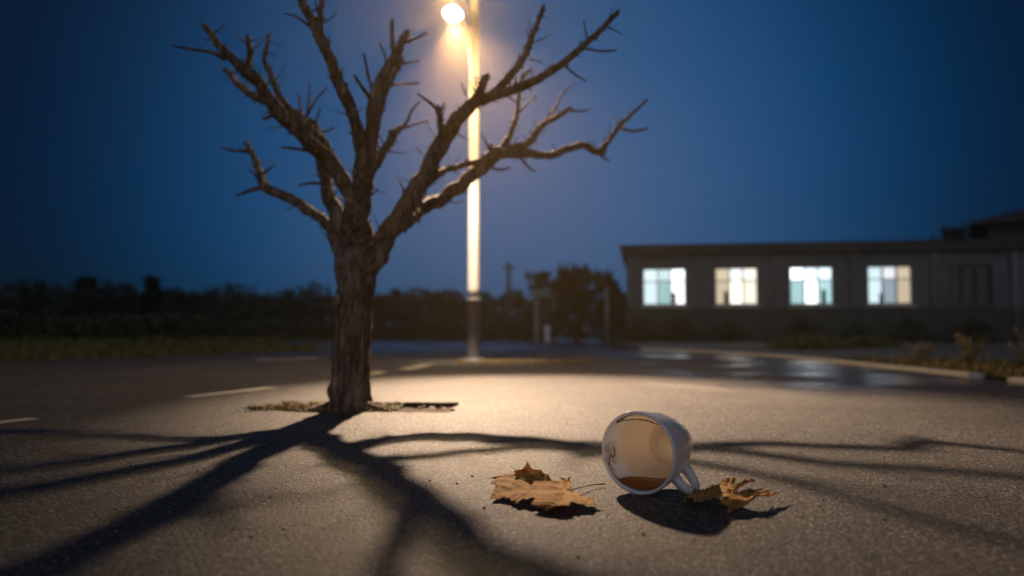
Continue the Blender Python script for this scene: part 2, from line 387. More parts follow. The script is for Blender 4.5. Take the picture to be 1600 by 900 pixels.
# left main
branch(('L', [(553, 430, 17, 4.26), (550, 385, 17, 4.3), (552, 340, 14, 4.4), (545, 300, 13, 4.42), (520, 258, 13.5, 4.42), (478, 215, 12.5, 4.3), (430, 172, 12, 4.2), (402, 128, 11, 4.1), (376, 107, 9, 4.05), (347, 76, 7, 4.0), (316, 37, 4.5, 3.95)]),
       ('L', [(384, 112, 6.5, 4.07), (391, 85, 5.5, 4.1), (387, 56, 3.6, 4.15)]),
       ('T', [(352, 93, 5, 4.03), (335, 84, 4, 4.0), (316, 79, 3, 3.97), (298, 77, 2.6, 3.95), (267, 71, 1.8, 3.9)]),
       ('T', [(430, 178, 4, 4.2), (412, 186, 3, 4.1)]), ('T', [(480, 205, 5, 4.3), (485, 185, 4, 4.3)]))
# rear sprays of the left main
branch(('L', [(515, 240, 9, 4.5), (490, 205, 8, 4.6), (462, 178, 8, 4.75), (440, 155, 6, 4.9), (424, 118, 5, 5.0), (413, 95, 4, 5.05), (417, 75, 3.6, 5.05), (421, 52, 2.6, 5.1)]),
       ('L', [(418, 160, 6.5, 4.4), (395, 150, 6.5, 4.8), (372, 132, 6, 5.1), (358, 113, 4.5, 5.3), (348, 108, 2.5, 5.35)]),
       ('T', [(470, 185, 3.2, 4.75), (468, 155, 2.2, 4.85), (465, 145, 1.5, 4.9)]), ('T', [(478, 188, 3, 4.75), (484, 150, 2, 4.9), (482, 128, 1.2, 4.95)]),
       ('T', [(478, 182, 3, 4.7), (495, 155, 2.2, 4.75), (512, 136, 1.3, 4.8)]))
# rear left
branch(('L', [(545, 420, 14, 4.3), (534, 370, 14, 4.42), (522, 325, 13, 4.5), (510, 282, 11.5, 4.6), (500, 245, 10, 4.7), (495, 215, 8.5, 4.8), (488, 190, 6.5, 4.85)]),
       ('T', [(497, 240, 4, 4.7), (470, 233, 3.6, 4.8), (440, 230, 2.4, 4.9)]), ('T', [(497, 208, 3.2, 4.75), (512, 204, 2.2, 4.75), (524, 198, 1.3, 4.75)]),
       ('T', [(505, 288, 3.2, 4.6), (485, 286, 2.4, 4.65), (466, 290, 1.5, 4.7)]), ('T', [(492, 195, 3, 4.8), (497, 180, 2, 4.8), (501, 168, 1.2, 4.8)]))
# low left
branch(('L', [(540, 420, 13, 4.3), (526, 380, 11.5, 4.38), (510, 350, 10, 4.5), (472, 323, 9, 4.75), (430, 300, 8.5, 4.95), (413, 290, 9, 5.0), (406, 265, 6, 5.1), (395, 240, 5, 5.15), (383, 222, 3.4, 5.2)]),
       ('T', [(388, 236, 4.2, 5.15), (368, 235, 3.2, 5.15), (345, 231, 2, 5.2)]), ('T', [(414, 292, 5, 5.0), (392, 298, 3.6, 5.05), (370, 305, 2.4, 5.1)]),
       ('T', [(412, 272, 3, 5.1), (422, 262, 2, 5.1), (430, 258, 1.2, 5.1)]), ('T', [(402, 262, 2.6, 5.1), (392, 258, 1.6, 5.1)]))
# centre, left-leaning leader that leaves the frame
branch(('L', [(562, 430, 20, 4.24), (562, 380, 20, 4.2), (563, 330, 17, 4.1), (566, 285, 15.5, 4.02), (562, 235, 12, 3.98), (553, 185, 11, 3.95), (540, 150, 11.5, 3.9), (525, 120, 10.5, 3.88), (510, 80, 9.5, 3.85), (494, 42, 10, 3.82), (480, 18, 7, 3.8), (465, -8, 5.5, 3.78), (448, -40, 3.5, 3.75)]),
       ('L', [(498, 48, 7, 3.82), (500, 20, 5, 3.85), (503, -12, 4.5, 3.9), (508, -50, 3, 3.95)]),
       ('T', [(487, 42, 3.2, 3.82), (472, 32, 2.4, 3.8), (460, 24, 2, 3.8), (445, 22, 1.3, 3.8)]), ('T', [(511, 62, 2.4, 3.85), (516, 54, 1.2, 3.85)]))
# centre, right-leaning
branch(('L', [(566, 300, 14, 4.05), (577, 255, 12, 4.08), (580, 205, 10.5, 4.1), (584, 155, 10, 4.12), (600, 122, 9.5, 4.14), (617, 92, 8, 4.15), (630, 64, 6.5, 4.16), (638, 50, 4.5, 4.17)]),
       ('L', [(582, 240, 7, 4.3), (592, 180, 6, 4.5), (606, 135, 5, 4.7), (622, 105, 5, 4.8), (628, 90, 3, 4.85)]),
       ('T', [(616, 92, 4.6, 4.15), (613, 60, 4.2, 4.2), (613, 30, 3, 4.2)]), ('T', [(634, 66, 3.4, 4.16), (650, 60, 2.4, 4.1), (671, 49, 1.4, 4.05)]),
       ('T', [(586, 152, 3.6, 4.12), (576, 120, 2.6, 4.1), (568, 84, 2.0, 4.1)]), ('T', [(582, 158, 5, 4.12), (568, 140, 4, 4.05), (553, 117, 2.8, 4.0)]),
       ('T', [(618, 102, 3, 4.3), (638, 98, 2, 4.5), (656, 95, 1.6, 4.6)]), ('T', [(608, 110, 3.4, 4.2), (602, 88, 2.4, 4.4), (593, 67, 1.5, 4.6)]),
       ('T', [(610, 132, 3.4, 4.6), (632, 131, 3, 5.2), (654, 130, 2.4, 5.4)]), ('T', [(598, 135, 4, 4.3), (593, 122, 3, 4.5)]))
# rear small right of the centre
branch(('L', [(572, 300, 9, 4.2), (580, 268, 9, 4.35), (598, 240, 8, 4.5), (615, 213, 7.5, 4.6), (624, 200, 5.5, 4.7)]),
       ('T', [(622, 203, 4, 4.7), (636, 190, 3.2, 4.9), (642, 175, 2.6, 5.0), (656, 158, 1.6, 5.1)]), ('T', [(630, 200, 3, 4.8), (650, 194, 2, 4.95), (673, 187, 1.4, 5.1)]),
       ('T', [(597, 242, 2.6, 4.5), (592, 228, 1.8, 4.5), (587, 220, 1, 4.5)]), ('T', [(572, 310, 2.8, 4.1), (582, 303, 1.8, 4.1), (592, 294, 1.1, 4.1)]))
# right main
branch(('L', [(560, 430, 26, 4.22), (580, 400, 24, 4.20), (602, 374, 20, 4.31), (628, 332, 18, 4.35), (652, 290, 17, 4.43), (676, 250, 15, 4.55), (696, 214, 14, 4.59), (720, 183, 12.5, 4.52), (746, 158, 11, 4.57), (790, 145, 8.5, 4.41), (838, 126, 7.5, 4.31), (880, 98, 6.5, 4.21), (912, 72, 6, 4.11), (940, 44, 5, 4.01), (967, 17, 3.8, 3.91)]),
       ('L', [(752, 160, 8, 4.57), (788, 128, 7, 4.46), (815, 97, 5.6, 4.41), (830, 64, 5, 4.36), (841, 35, 4.2, 4.31), (850, 8, 3.2, 4.26)]),
       ('L', [(738, 165, 9, 4.53), (750, 140, 8, 4.43), (758, 116, 6, 4.41)]), ('L', [(690, 212, 7, 4.54), (687, 185, 5, 4.32), (682, 165, 4.4, 4.27)]),
       ('T', [(684, 172, 3.6, 4.27), (668, 158, 2.6, 4.22), (653, 147, 1.8, 4.11)]), ('T', [(688, 180, 2.6, 4.32), (694, 160, 1.4, 4.32)]),
       ('T', [(918, 76, 2.8, 4.09), (940, 80, 2.4, 4.01), (963, 78, 2, 3.96)]), ('T', [(884, 104, 2.4, 4.21), (900, 118, 1.8, 4.21), (916, 127, 1.3, 4.21)]),
       ('T', [(919, 66, 2.4, 4.09), (915, 48, 1.8, 4.09), (912, 31, 1.2, 4.09)]), ('T', [(831, 70, 2.2, 4.36), (826, 58, 1.6, 4.36), (822, 45, 1.2, 4.31)]),
       ('T', [(744, 135, 2.2, 4.41), (740, 120, 1.2, 4.41)]), ('T', [(728, 150, 1.8, 4.47), (720, 128, 1, 4.41)]), ('T', [(828, 93, 2, 4.36), (847, 97, 1.2, 4.31)]),
       ('T', [(806, 105, 2.6, 4.41), (812, 83, 1.2, 4.41)]), ('T', [(675, 264, 6, 4.48), (688, 262, 2, 4.43)]))
# right rear, long and low
branch(('L', [(622, 350, 17, 4.3), (640, 338, 15, 4.45), (660, 324, 12.5, 4.65), (690, 312, 12, 4.85), (722, 288, 12, 5.0), (750, 262, 12.5, 5.12), (776, 242, 13, 5.18), (805, 240, 9, 5.2), (850, 243, 6.5, 5.25), (888, 233, 6.5, 5.3), (910, 226, 6.5, 5.32), (928, 238, 5.5, 5.35), (946, 238, 4.5, 5.35)]),
       ('L', [(935, 238, 4.5, 5.35), (953, 218, 4.2, 5.35), (968, 196, 4.4, 5.35), (982, 184, 3.2, 5.35), (1012, 154, 1.8, 5.35)]),
       ('T', [(970, 200, 3.2, 5.35), (990, 205, 2.6, 5.35), (1013, 200, 1.8, 5.35)]),
       ('L', [(785, 236, 10, 5.2), (815, 228, 7, 5.3), (833, 216, 6, 5.35), (846, 196, 5.6, 5.4), (866, 185, 5, 5.45), (892, 169, 3.6, 5.5)]),
       ('T', [(890, 172, 2.8, 5.5), (906, 174, 2, 5.5), (922, 171, 1.4, 5.5)]), ('T', [(850, 192, 3, 5.4), (868, 168, 2.6, 5.6), (878, 148, 2, 5.7), (896, 128, 1.2, 5.8)]),
       ('L', [(788, 232, 7, 5.2), (800, 200, 4.6, 5.35), (808, 172, 4, 5.45), (812, 140, 3, 5.5), (818, 118, 3.2, 5.55), (832, 107, 1.8, 5.55)]),
       ('T', [(810, 176, 2.4, 5.45), (825, 162, 1.8, 5.5), (841, 148, 1.2, 5.55)]),
       ('L', [(652, 300, 6, 4.45), (672, 283, 7, 4.6), (695, 266, 6, 4.8), (725, 258, 5.6, 5.0), (750, 252, 6, 5.1)]),
       ('T', [(814, 246, 3, 5.2), (826, 262, 2.2, 5.1), (838, 268, 1.4, 5.1)]), ('T', [(940, 242, 3, 5.35), (952, 252, 1.6, 5.35)]),
       ('T', [(765, 235, 3, 5.15), (758, 220, 1.8, 5.15), (752, 208, 1.1, 5.15)]), ('T', [(768, 262, 3.2, 5.1), (785, 265, 2.4, 5.1), (798, 262, 1.6, 5.1)]),
       ('T', [(768, 234, 5, 5.15), (768, 224, 4, 5.15)]))
for sx_, ln in ((-1, .30), (1, .26)):            # surface roots
    mb = MB(); mb.tube([(0, -.02, .03), (sx_*.11, -.02, .012), (sx_*.2, -.03, -.012), (sx_*ln, 0, -.03)], [.05, .035, .025, .012], 8, True, .2)
    mb.build('root', M_BARK, TR)

# ------------------------------------------------------------------ grass / weeds
def tufts(name, areas, matl, n, h0, h1, label, w=.004, lean=.5, cat=None, kind='stuff', parent=None, z=-.02):
    mb = MB()
    for _ in range(n):
        (x0, x1, y0, y1) = random.choice(areas); x = random.uniform(x0, x1); y = random.uniform(y0, y1)
        cx, cy = x, y
        for b in range(random.randint(5, 11)):
            a = random.uniform(0, 6.28); h = random.uniform(h0, h1); l = h*lean*random.uniform(.3, 1.3)
            bx, by = cx+random.gauss(0, .012), cy+random.gauss(0, .012); d = Vector((math.cos(a), math.sin(a), 0)); s_ = Vector((-d.y, d.x, 0))*w*random.uniform(.6, 1.4)
            p0 = Vector((bx, by, z)); p1 = p0+d*l*.35+Vector((0, 0, h*.6)); p2 = p0+d*l+Vector((0, 0, h*random.uniform(.75, 1)))
            mb.add([p0-s_, p0+s_, p1+s_*.8, p1-s_*.8, p2], [(0, 1, 2, 3), (3, 2, 4)])
    o = mb.build(name, matl, parent)
    if kind: tag(o, label, cat, kind=kind)
    return o
tufts('pit_grass', [(PX0+.12, -.95, 4.06, 4.34), (-1.25, -1.0, PY0+.02, PY1-.1), (-.74, -.62, PY0+.03, 4.25)], M_DRY, 150, .02, .055, 'dry yellow grass round the tree foot', cat='grass')
tufts('pit_weeds', [(PX0+.02, -.95, PY0+.03, PY1-.06), (-.72, -.6, PY0+.05, PY1-.2)], M_GREENY, 90, .015, .05, 'small green weeds round the tree foot', cat='weeds', lean=.9, w=.006)
# litter of dead leaves and stones in the pit
mb = MB()
for _ in range(70):
    x = PX0+.05+(PX1-PX0-.09)*random.random()**1.5; y = random.uniform(PY0+.04, PY1-.1)
    if math.hypot(x+.84, y-4.11) < .13: continue
    r0 = random.uniform(.008, .03); c = Vector((x, y, random.uniform(-.015, .012))); q = []
    M = Matrix.Rotation(random.uniform(0, 6), 3, 'Z')@Matrix.Rotation(random.gauss(0, .6), 3, 'X')
    for k in range(7): q.append(c+M@Vector((math.cos(k*.9)*r0*random.uniform(.6, 1.2), math.sin(k*.9)*r0*random.uniform(.5, .9), random.gauss(0, r0*.25))))
    mb.add([c]+q, [(0, i, i % 7+1) for i in range(1, 8)])
M_LITTER = noisy('leaf_litter', (.06, .035, .015), (.24, .155, .08), 40, .8, .3)
o = mb.build('leaf_litter', M_LITTER); tag(o, 'scraps of dead leaves lying in the tree pit', kind='stuff')

# island at the lamp foot
LX, LY = -.459, 9.54
mb = MB(); outl = [(-.68, 9.36), (-.3, 9.30), (.4, 9.34), (1.05, 9.5), (1.1, 9.62), (.5, 9.82), (-.3, 9.86), (-.66, 9.72)]
n = len(outl); vs = [(x, y, 0) for x, y in outl]+[(x*.97, y+.0, .012) for x, y in outl]
mb.add(vs, [(i, (i+1) % n, (i+1) % n+n, i+n) for i in range(n)]+[tuple(range(n, 2*n))])
o = mb.build('lamp_island', M_SOIL); tag(o, 'low patch of soil around the foot of the street lamp', kind='structure')
tufts('island_grass', [(-.66, -.2, 9.34, 9.8), (-.2, .95, 9.38, 9.78)], M_DRY, 150, .012, .045, 'dry yellow grass at the lamp foot', cat='grass', z=.008)
# far-left road edge grass
mb = MB()
def edge_tufts(name, p0, p1, spread, n, h0, h1, matl, label):
    mb = MB()
    for _ in range(n):
        t = random.random(); c = Vector((*p0, 0)).lerp(Vector((*p1, 0)), t)+Vector((random.gauss(0, spread)-spread*.9, random.gauss(0, spread)+spread*.6, -.01))
        for b in range(7):
            a = random.uniform(0, 6.28); h = random.uniform(h0, h1); d = Vector((math.cos(a), math.sin(a), 0)); s_ = Vector((-d.y, d.x, 0))*.006
            q0 = c+Vector((random.gauss(0, .03), random.gauss(0, .03), 0)); q1 = q0+d*h*.2+Vector((0, 0, h*.6)); q2 = q0+d*h*.55+Vector((0, 0, h))
            mb.add([q0-s_, q0+s_, q1+s_*.8, q1-s_*.8, q2], [(0, 1, 2, 3), (3, 2, 4)])
    o = mb.build(name, matl); tag(o, label, 'grass', kind='stuff'); return o
edge_tufts('verge_grass', (-7.8, 7.7), (-3.5, 14.8), .22, 900, .05, .15, M_GREENY, 'dry grass along the left road edge')
edge_tufts('meadow_grass', (-9.2, 8.5), (-4.6, 17), .7, 1600, .08, .30, M_GREENY, 'dark tall grass beyond the left road edge')

# weeds right of the kerb: single plants
def weed(x, y, h, nst, matl, label, seed, name='weed', wide=.012):
    rnd = random.Random(seed); root = empty(name, (x, y, .012)); tag(root, label, 'weed', 'weeds growing behind the right kerb')
    st = MB(); lf = MB()
    for k in range(nst):
        a = rnd.uniform(0, 6.28); l = rnd.uniform(.15, .6)*h; hh = h*rnd.uniform(.55, 1)
        p0 = Vector((rnd.gauss(0, .04), rnd.gauss(0, .04), 0)); p1 = p0+Vector((math.cos(a)*l*.3, math.sin(a)*l*.3, hh*.55)); p2 = p0+Vector((math.cos(a)*l, math.sin(a)*l, hh))
        st.tube([p0, p1, p2], [.004, .003, .0015], 5)
        for j in range(12):
            t = rnd.uniform(.15, 1); c = p0.lerp(p1, t/.55) if t < .55 else p1.lerp(p2, (t-.55)/.45)
            b = rnd.uniform(0, 6.28); ll = rnd.uniform(.03, .08); d = Vector((math.cos(b), math.sin(b), rnd.uniform(.1, .9))).normalized(); s_ = Vector((-d.y, d.x, 0))*wide*rnd.uniform(.5, 1.3)
            lf.add([c, c+d*ll*.5+s_, c+d*ll, c+d*ll*.5-s_], [(0, 1, 2, 3)])
    st.build('stem', M_DRY, root); lf.build('foliage', matl, root)
wl = [(4.25, 8.3, .20, 16, M_DRY, 'tan dry weed farthest along the right kerb'), (4.2, 7.4, .28, 20, M_DRY, 'broad tan dry weed behind the kerb end'),
      (4.35, 6.75, .24, 18, M_GREENY, 'low dark green weed between two dry ones'), (4.55, 6.9, .34, 22, M_DRY, 'bushy dry weed right of the kerb gap'),
      (4.42, 6.2, .42, 14, M_GREENY, 'tall thin green weed at the right picture edge'), (4.3, 5.9, .2, 16, M_DRY, 'short dry weed before the tall green one'),
      (4.75, 6.3, .3, 20, M_DRY, 'dry weed cut by the right picture edge')]
for i, (a_, b_, h_, *w_) in enumerate(wl): weed(a_, b_, h_*1.35, *w_, seed=100+i)
tufts('kerb_grass', [(4.03, 4.9, 4.6, 9.5), (4.03, 4.4, 5.5, 8.5)], M_DRY, 420, .03, .12, 'short dry grass behind the right kerb', cat='grass', z=.01, w=.005)
tufts('verge_weeds', [(4.03, 5.6, 4.6, 9.5)], M_GREENY, 320, .03, .12, 'short green growth on the right verge', cat='weeds', z=.01, w=.006)

# ------------------------------------------------------------------ background trees
def leafy_tree(kind, seed):
    """returns (trunk mesh, crown mesh), unit height about 1"""
    rnd = random.Random(seed); tr = MB(); cr_ = MB()
    tr.tube([(0, 0, 0), (.01, 0, .3), (rnd.gauss(0, .015), 0, .62), (0, 0, .9)], [.028, .022, .013, .004], 7)
    cl = []
    if kind == 'round':
        for k in range(34):
            a = rnd.uniform(0, 6.28); t = rnd.random()**.6; z = rnd.uniform(.22, .9); r = .36*math.sin(min(1, (z-.12)/.85)*math.pi)**.6*t
            cl.append((Vector((math.cos(a)*r, math.sin(a)*r, z+rnd.gauss(0, .02))), rnd.uniform(.06, .12)))
    elif kind == 'column':
        for k in range(30):
            z = rnd.uniform(.06, .97); r = .13*(1-z*.6)*rnd.random()**.5; a = rnd.uniform(0, 6.28)
            cl.append((Vector((math.cos(a)*r, math.sin(a)*r, z)), rnd.uniform(.04, .07)))
    elif kind == 'spiky':
        for k in range(26):
            a = rnd.uniform(0, 6.28); z = rnd.uniform(.1, .75); r = .26*rnd.random()**.5
            cl.append((Vector((math.cos(a)*r, math.sin(a)*r, z)), rnd.uniform(.07, .11)))
    else:
        for k in range(24):
            a = rnd.uniform(0, 6.28); z = rnd.uniform(.03, .9); r = .42*(1-z)**.8*rnd.random()**.4+.01
            cl.append((Vector((math.cos(a)*r, math.sin(a)*r, z)), rnd.uniform(.05, .09)))
    for c, s_ in cl:
        z0 = max(.1, c.z-.25); tr.tube([(0, 0, z0), tuple((c*.5)+Vector((0, 0, z0*.4))), tuple(c)], [.009, .006, .002], 4)
        for j in range(85):
            d = Vector((rnd.gauss(0, 1), rnd.gauss(0, 1), rnd.gauss(0, .8))).normalized()*s_*rnd.random()**.4*1.15
            p = c+d; q = Vector((rnd.gauss(0, 1), rnd.gauss(0, 1), rnd.gauss(0, 1))).normalized(); e = q.orthogonal().normalized(); l = rnd.uniform(.018, .036)
            cr_.add([p-q*l, p+e*l*.55, p+q*l, p-e*l*.55], [(0, 1, 2, 3)])
    if kind == 'spiky':
        for k in range(70):
            a = rnd.uniform(0, 6.28); e = rnd.uniform(.5, 1.5); d = Vector((math.cos(a)*math.cos(e), math.sin(a)*math.cos(e), math.sin(e)))
            c = Vector((rnd.gauss(0, .08), rnd.gauss(0, .08), .66)); l = rnd.uniform(.2, .36); s_ = Vector((-d.y, d.x, 0)).normalized()*.020
            m_ = c+d*l*.6; t_ = c+d*l-Vector((0, 0, .03)); cr_.add([c-s_, c+s_, m_+s_, m_-s_, t_], [(0, 1, 2, 3), (3, 2, 4)])
    return tr, cr_
PROTO = {}
def place_tree(name, kind, x, y, h, label, group, wx=1.0, seed=1, fol=None):
    key = (kind, seed)
    root = empty(name, (x, y, -.008), random.uniform(0, 6.28)); root.scale = (h*wx, h*wx, h); tag(root, label, 'tree', group)
    if key not in PROTO:
        tr, c = leafy_tree(kind, seed); a = tr.build('trunk', M_TRK, root); b = c.build('crown', fol or (M_FOL2 if kind in ('column', 'cone') else M_FOL), root); PROTO[key] = (a, b)
    else:
        for s_ in PROTO[key]:
            c = s_.copy(); COL.objects.link(c); c.parent = root
    return root
def X(u, d): return (u-800)/FPX*d
def ztop(v, d): return (512-v)/FPX*d+CAMH
# row beyond the left meadow: (screen x, top y, distance, kind)
row = [(-35, 428, 34, 'round'), (20, 432, 33, 'round'), (62, 436, 36, 'column'), (95, 438, 34, 'round'), (135, 432, 37, 'column'), (165, 436, 34, 'round'), (200, 440, 36, 'column'),
       (238, 432, 30, 'column'), (272, 447, 38, 'round'), (300, 452, 40, 'round'), (330, 455, 42, 'cone'), (362, 452, 42, 'round'), (392, 456, 44, 'cone'), (420, 455, 43, 'round'),
       (452, 452, 44, 'column'), (478, 456, 44, 'round'), (505, 455, 46, 'cone'), (535, 458, 46, 'round'), (590, 456, 46, 'round'), (618, 452, 44, 'column'), (645, 462, 48, 'round'),
       (668, 454, 44, 'cone'), (692, 448, 42, 'round'), (716, 462, 46, 'round'), (752, 472, 50, 'round'), (778, 480, 52, 'round')]
place_words = ['cut by the left picture edge', 'first whole one from the left edge', 'narrow one second from the left edge', 'round one third from the left edge', 'narrow one fourth from the left edge',
   'fifth from the left edge', 'sixth from the left edge', 'tallest narrow column standing above its neighbours', 'just right of the tall column', 'second right of the tall column',
   'third right of the tall column', 'left of the white dash', 'above the white dash, middle', 'above the white dash, right', 'narrow, four left of the bare trunk',
   'three left of the bare trunk', 'two left of the bare trunk', 'hidden partly by the bare trunk on its left side', 'first right of the bare trunk', 'narrow, second right of the bare trunk',
   'low, third right of the bare trunk', 'pointed, fourth right of the bare trunk', 'taller round one, just left of the lamp post', 'right against the lamp post', 'low, just right of the lamp post', 'lowest, left of the utility pole']
kw = {'round': 'round dark tree', 'column': 'dark columnar tree', 'cone': 'dark cone-shaped tree'}
for i, (u, v, d, k) in enumerate(row):
    place_tree('tree', k, X(u, d), d, ztop(v, d), f'{kw[k]}, {place_words[i]}, far row', 'trees in the far row', wx={'round': 1.0, 'column': 1.5, 'cone': .9}[k], seed=i % 4)
# round tree and spiky dark trees left of the building
place_tree('tree', 'round', X(842, 27), 27, ztop(418, 27), 'round dark tree between the utility pole and the spiky tree', 'trees beside the building', 1.0, 11)
place_tree('palm_like_tree', 'spiky', X(900, 24), 24, ztop(400, 24), 'dark spiky-topped tree left of the pale post', 'trees beside the building', 1.15, 12)
place_tree('palm_like_tree', 'spiky', X(944, 25.5), 25.5, ztop(412, 25.5), 'smaller spiky tree nearest the low building', 'trees beside the building', .75, 13)
place_tree('tree', 'round', X(968, 24.5), 24.5, ztop(452, 24.5), 'low bushy tree touching the building corner', 'trees beside the building', .8, 11)
place_tree('tree', 'round', X(1500, 30), 30, ztop(343, 30), 'loose dark tree rising behind the roof at the right', 'trees beside the building', .75, 11)

# long hedge beyond the left meadow
def hedge(name, p0, p1, h, wd, n, label, matl=M_FOL):
    a, b = Vector((*p0, 0)), Vector((*p1, 0)); root = empty(name, tuple((a+b)/2)); tag(root, label, 'hedge'); inv_ = -(a+b)/2
    mb = MB(); st = MB(); L_ = (b-a).length; nrm = Vector((-(b-a).y, (b-a).x, 0)).normalized()
    for i in range(n):
        t = random.random(); hh = h*(.75+.35*noise.noise(Vector((t*L_*.5, 0, 2)))+.1*random.random())
        z = random.random()**.8*hh; p = a.lerp(b, t)+nrm*random.gauss(0, wd*.35)*(1.1-z/h*.5)+Vector((0, 0, z))+inv_
        q = Vector((random.gauss(0, 1), random.gauss(0, 1), random.gauss(0, 1))).normalized(); e = q.orthogonal().normalized(); l = random.uniform(.035, .09)
        mb.add([p-q*l, p+e*l*.6, p+q*l, p-e*l*.6], [(0, 1, 2, 3)])
    for i in range(int(L_*2.5)):
        t = (i+random.random())/(L_*2.5); p = a.lerp(b, t)+inv_; st.tube([p, p+Vector((random.gauss(0, .05), 0, h*.4)), p+Vector((random.gauss(0, .15), random.gauss(0, .1), h*.75))], [.02, .014, .005], 5)
    mb.build('foliage', matl, root); tag(st.build('stems', M_TRK, root), kind='stuff'); return root
hedge('hedge', (-16.5, 12.5), (-6.6, 22.5), .85, .9, 15000, 'long dark hedge beyond the left verge')
hedge('hedge', (-9.5, 27), (1.2, 27.5), .75, .8, 11000, 'low dark hedge at the far end behind the lamp')

# far wood behind everything, reads as one mass
mb = MB(); rnd = random.Random(77)
for i in range(26000):
    x = rnd.uniform(-75, 30); y = rnd.uniform(58, 66); top = 3.0+1.1*noise.noise(Vector((x*.35, 0, 4)))+.7*noise.noise(Vector((x*1.3, 0, 8)))
    z = top*rnd.random()**.7; p = Vector((x, y, z)); q = Vector((rnd.gauss(0, 1), rnd.gauss(0, 1), rnd.gauss(0, 1))).normalized(); e = q.orthogonal().normalized(); l = rnd.uniform(.12, .30)
    mb.add([p-q*l, p+e*l*.6, p+q*l, p-e*l*.6], [(0, 1, 2, 3)])
o = mb.build('far_wood', M_FOL2); tag(o, 'far-off dark wood along the horizon behind the tree row', 'wood', kind='stuff')

# ------------------------------------------------------------------ low building
B0 = Vector((3.29, 22.8, 0)); bdir = Vector((13.6-3.29, 21.1-22.8, 0)).normalized(); BANG = math.atan2(bdir.y, bdir.x)
BL = empty('low_building', (B0.x, B0.y, 0), BANG)
tag(BL, 'long low flat-roofed building with four lit windows and one dark', 'building')
def bx(u):     # local x on the facade plane for a sight column
    d = (u-800)/FPX; # ray (d,1)*t hits B0+bdir*s
    t = (B0.x*bdir.y-B0.y*bdir.x)/(d*bdir.y-bdir.x); return (Vector((d*t, t, 0))-B0).dot(bdir)
def bz(u, v):
    s_ = bx(u); t = (B0+bdir*s_).y; return (512-v)/FPX*t+CAMH
wins = [(1005, 1072), (1118, 1185), (1235, 1303), (1357, 1427), (1482, 1552)]
Z0, Z1 = bz(1150, 477), bz(1150, 418); ZR = bz(1150, 381); LEN = bx(1690); DEP = 5.0
def wall_with_holes(mb, x0, x1, z0, z1, holes, y=0.0, th=.18):
    xs = [x0]
    for a, b in holes: xs += [a, b]
    xs.append(x1)
    for i in range(len(xs)-1):
        if i % 2 == 0: mb.box(xs[i], xs[i+1], y, y+th, z0, z1)
        else:
            mb.box(xs[i], xs[i+1], y, y+th, z0, Z0); mb.box(xs[i], xs[i+1], y, y+th, Z1, z1)
W_ = [(bx(a), bx(b)) for a, b in wins]
mb = MB(); wall_with_holes(mb, 0, LEN, .0, ZR-.26, W_)
mb.box(0, .18, .18, DEP, 0, ZR-.26); mb.box(LEN-.18, LEN, .18, DEP, 0, ZR-.26); mb.box(.18, LEN-.18, DEP-.18, DEP, 0, ZR-.26)
mb.build('wall', M_WALL, BL)
mb = MB(); mb.box(-.03, LEN+.03, -.05, -.002, -.008, Z0-.09); mb.build('plinth', M_PLINTH, BL)
for u in (983, 1095, 1210, 1330, 1455, 1580):
    x = bx(u); mb = MB(); mb.box(x-.02, x+.20, -.09, -.003, Z0-.086, ZR-.262); mb.build('pilaster', M_WALL, BL)
mb = MB(); mb.box(-.15, LEN+.1, -.22, DEP+.1, ZR-.26, ZR-.06); mb.box(-.19, LEN+.14, -.26, DEP+.14, ZR-.06, ZR); mb.build('roof', M_FASCIA, BL)
# low roof-edge upstand rising towards the right
mb = MB(); mb.box(bx(1190), LEN, .4, .55, ZR, ZR+.07); mb.build('roof_upstand', M_FASCIA, BL)
mb = MB(); mb.tube([(bx(1585), -.12, 0), (bx(1585), -.12, ZR-.27)], [.035, .035], 8); mb.build('downpipe', M_PALE, BL)
cool = (.74, .93, 1.0); white = (.93, .98, 1.0); warm = (1.0, .80, .55); pale = (1.0, .95, .80); teal = (.30, .48, .50); tan = (.70, .58, .42); grey = (.35, .45, .52)
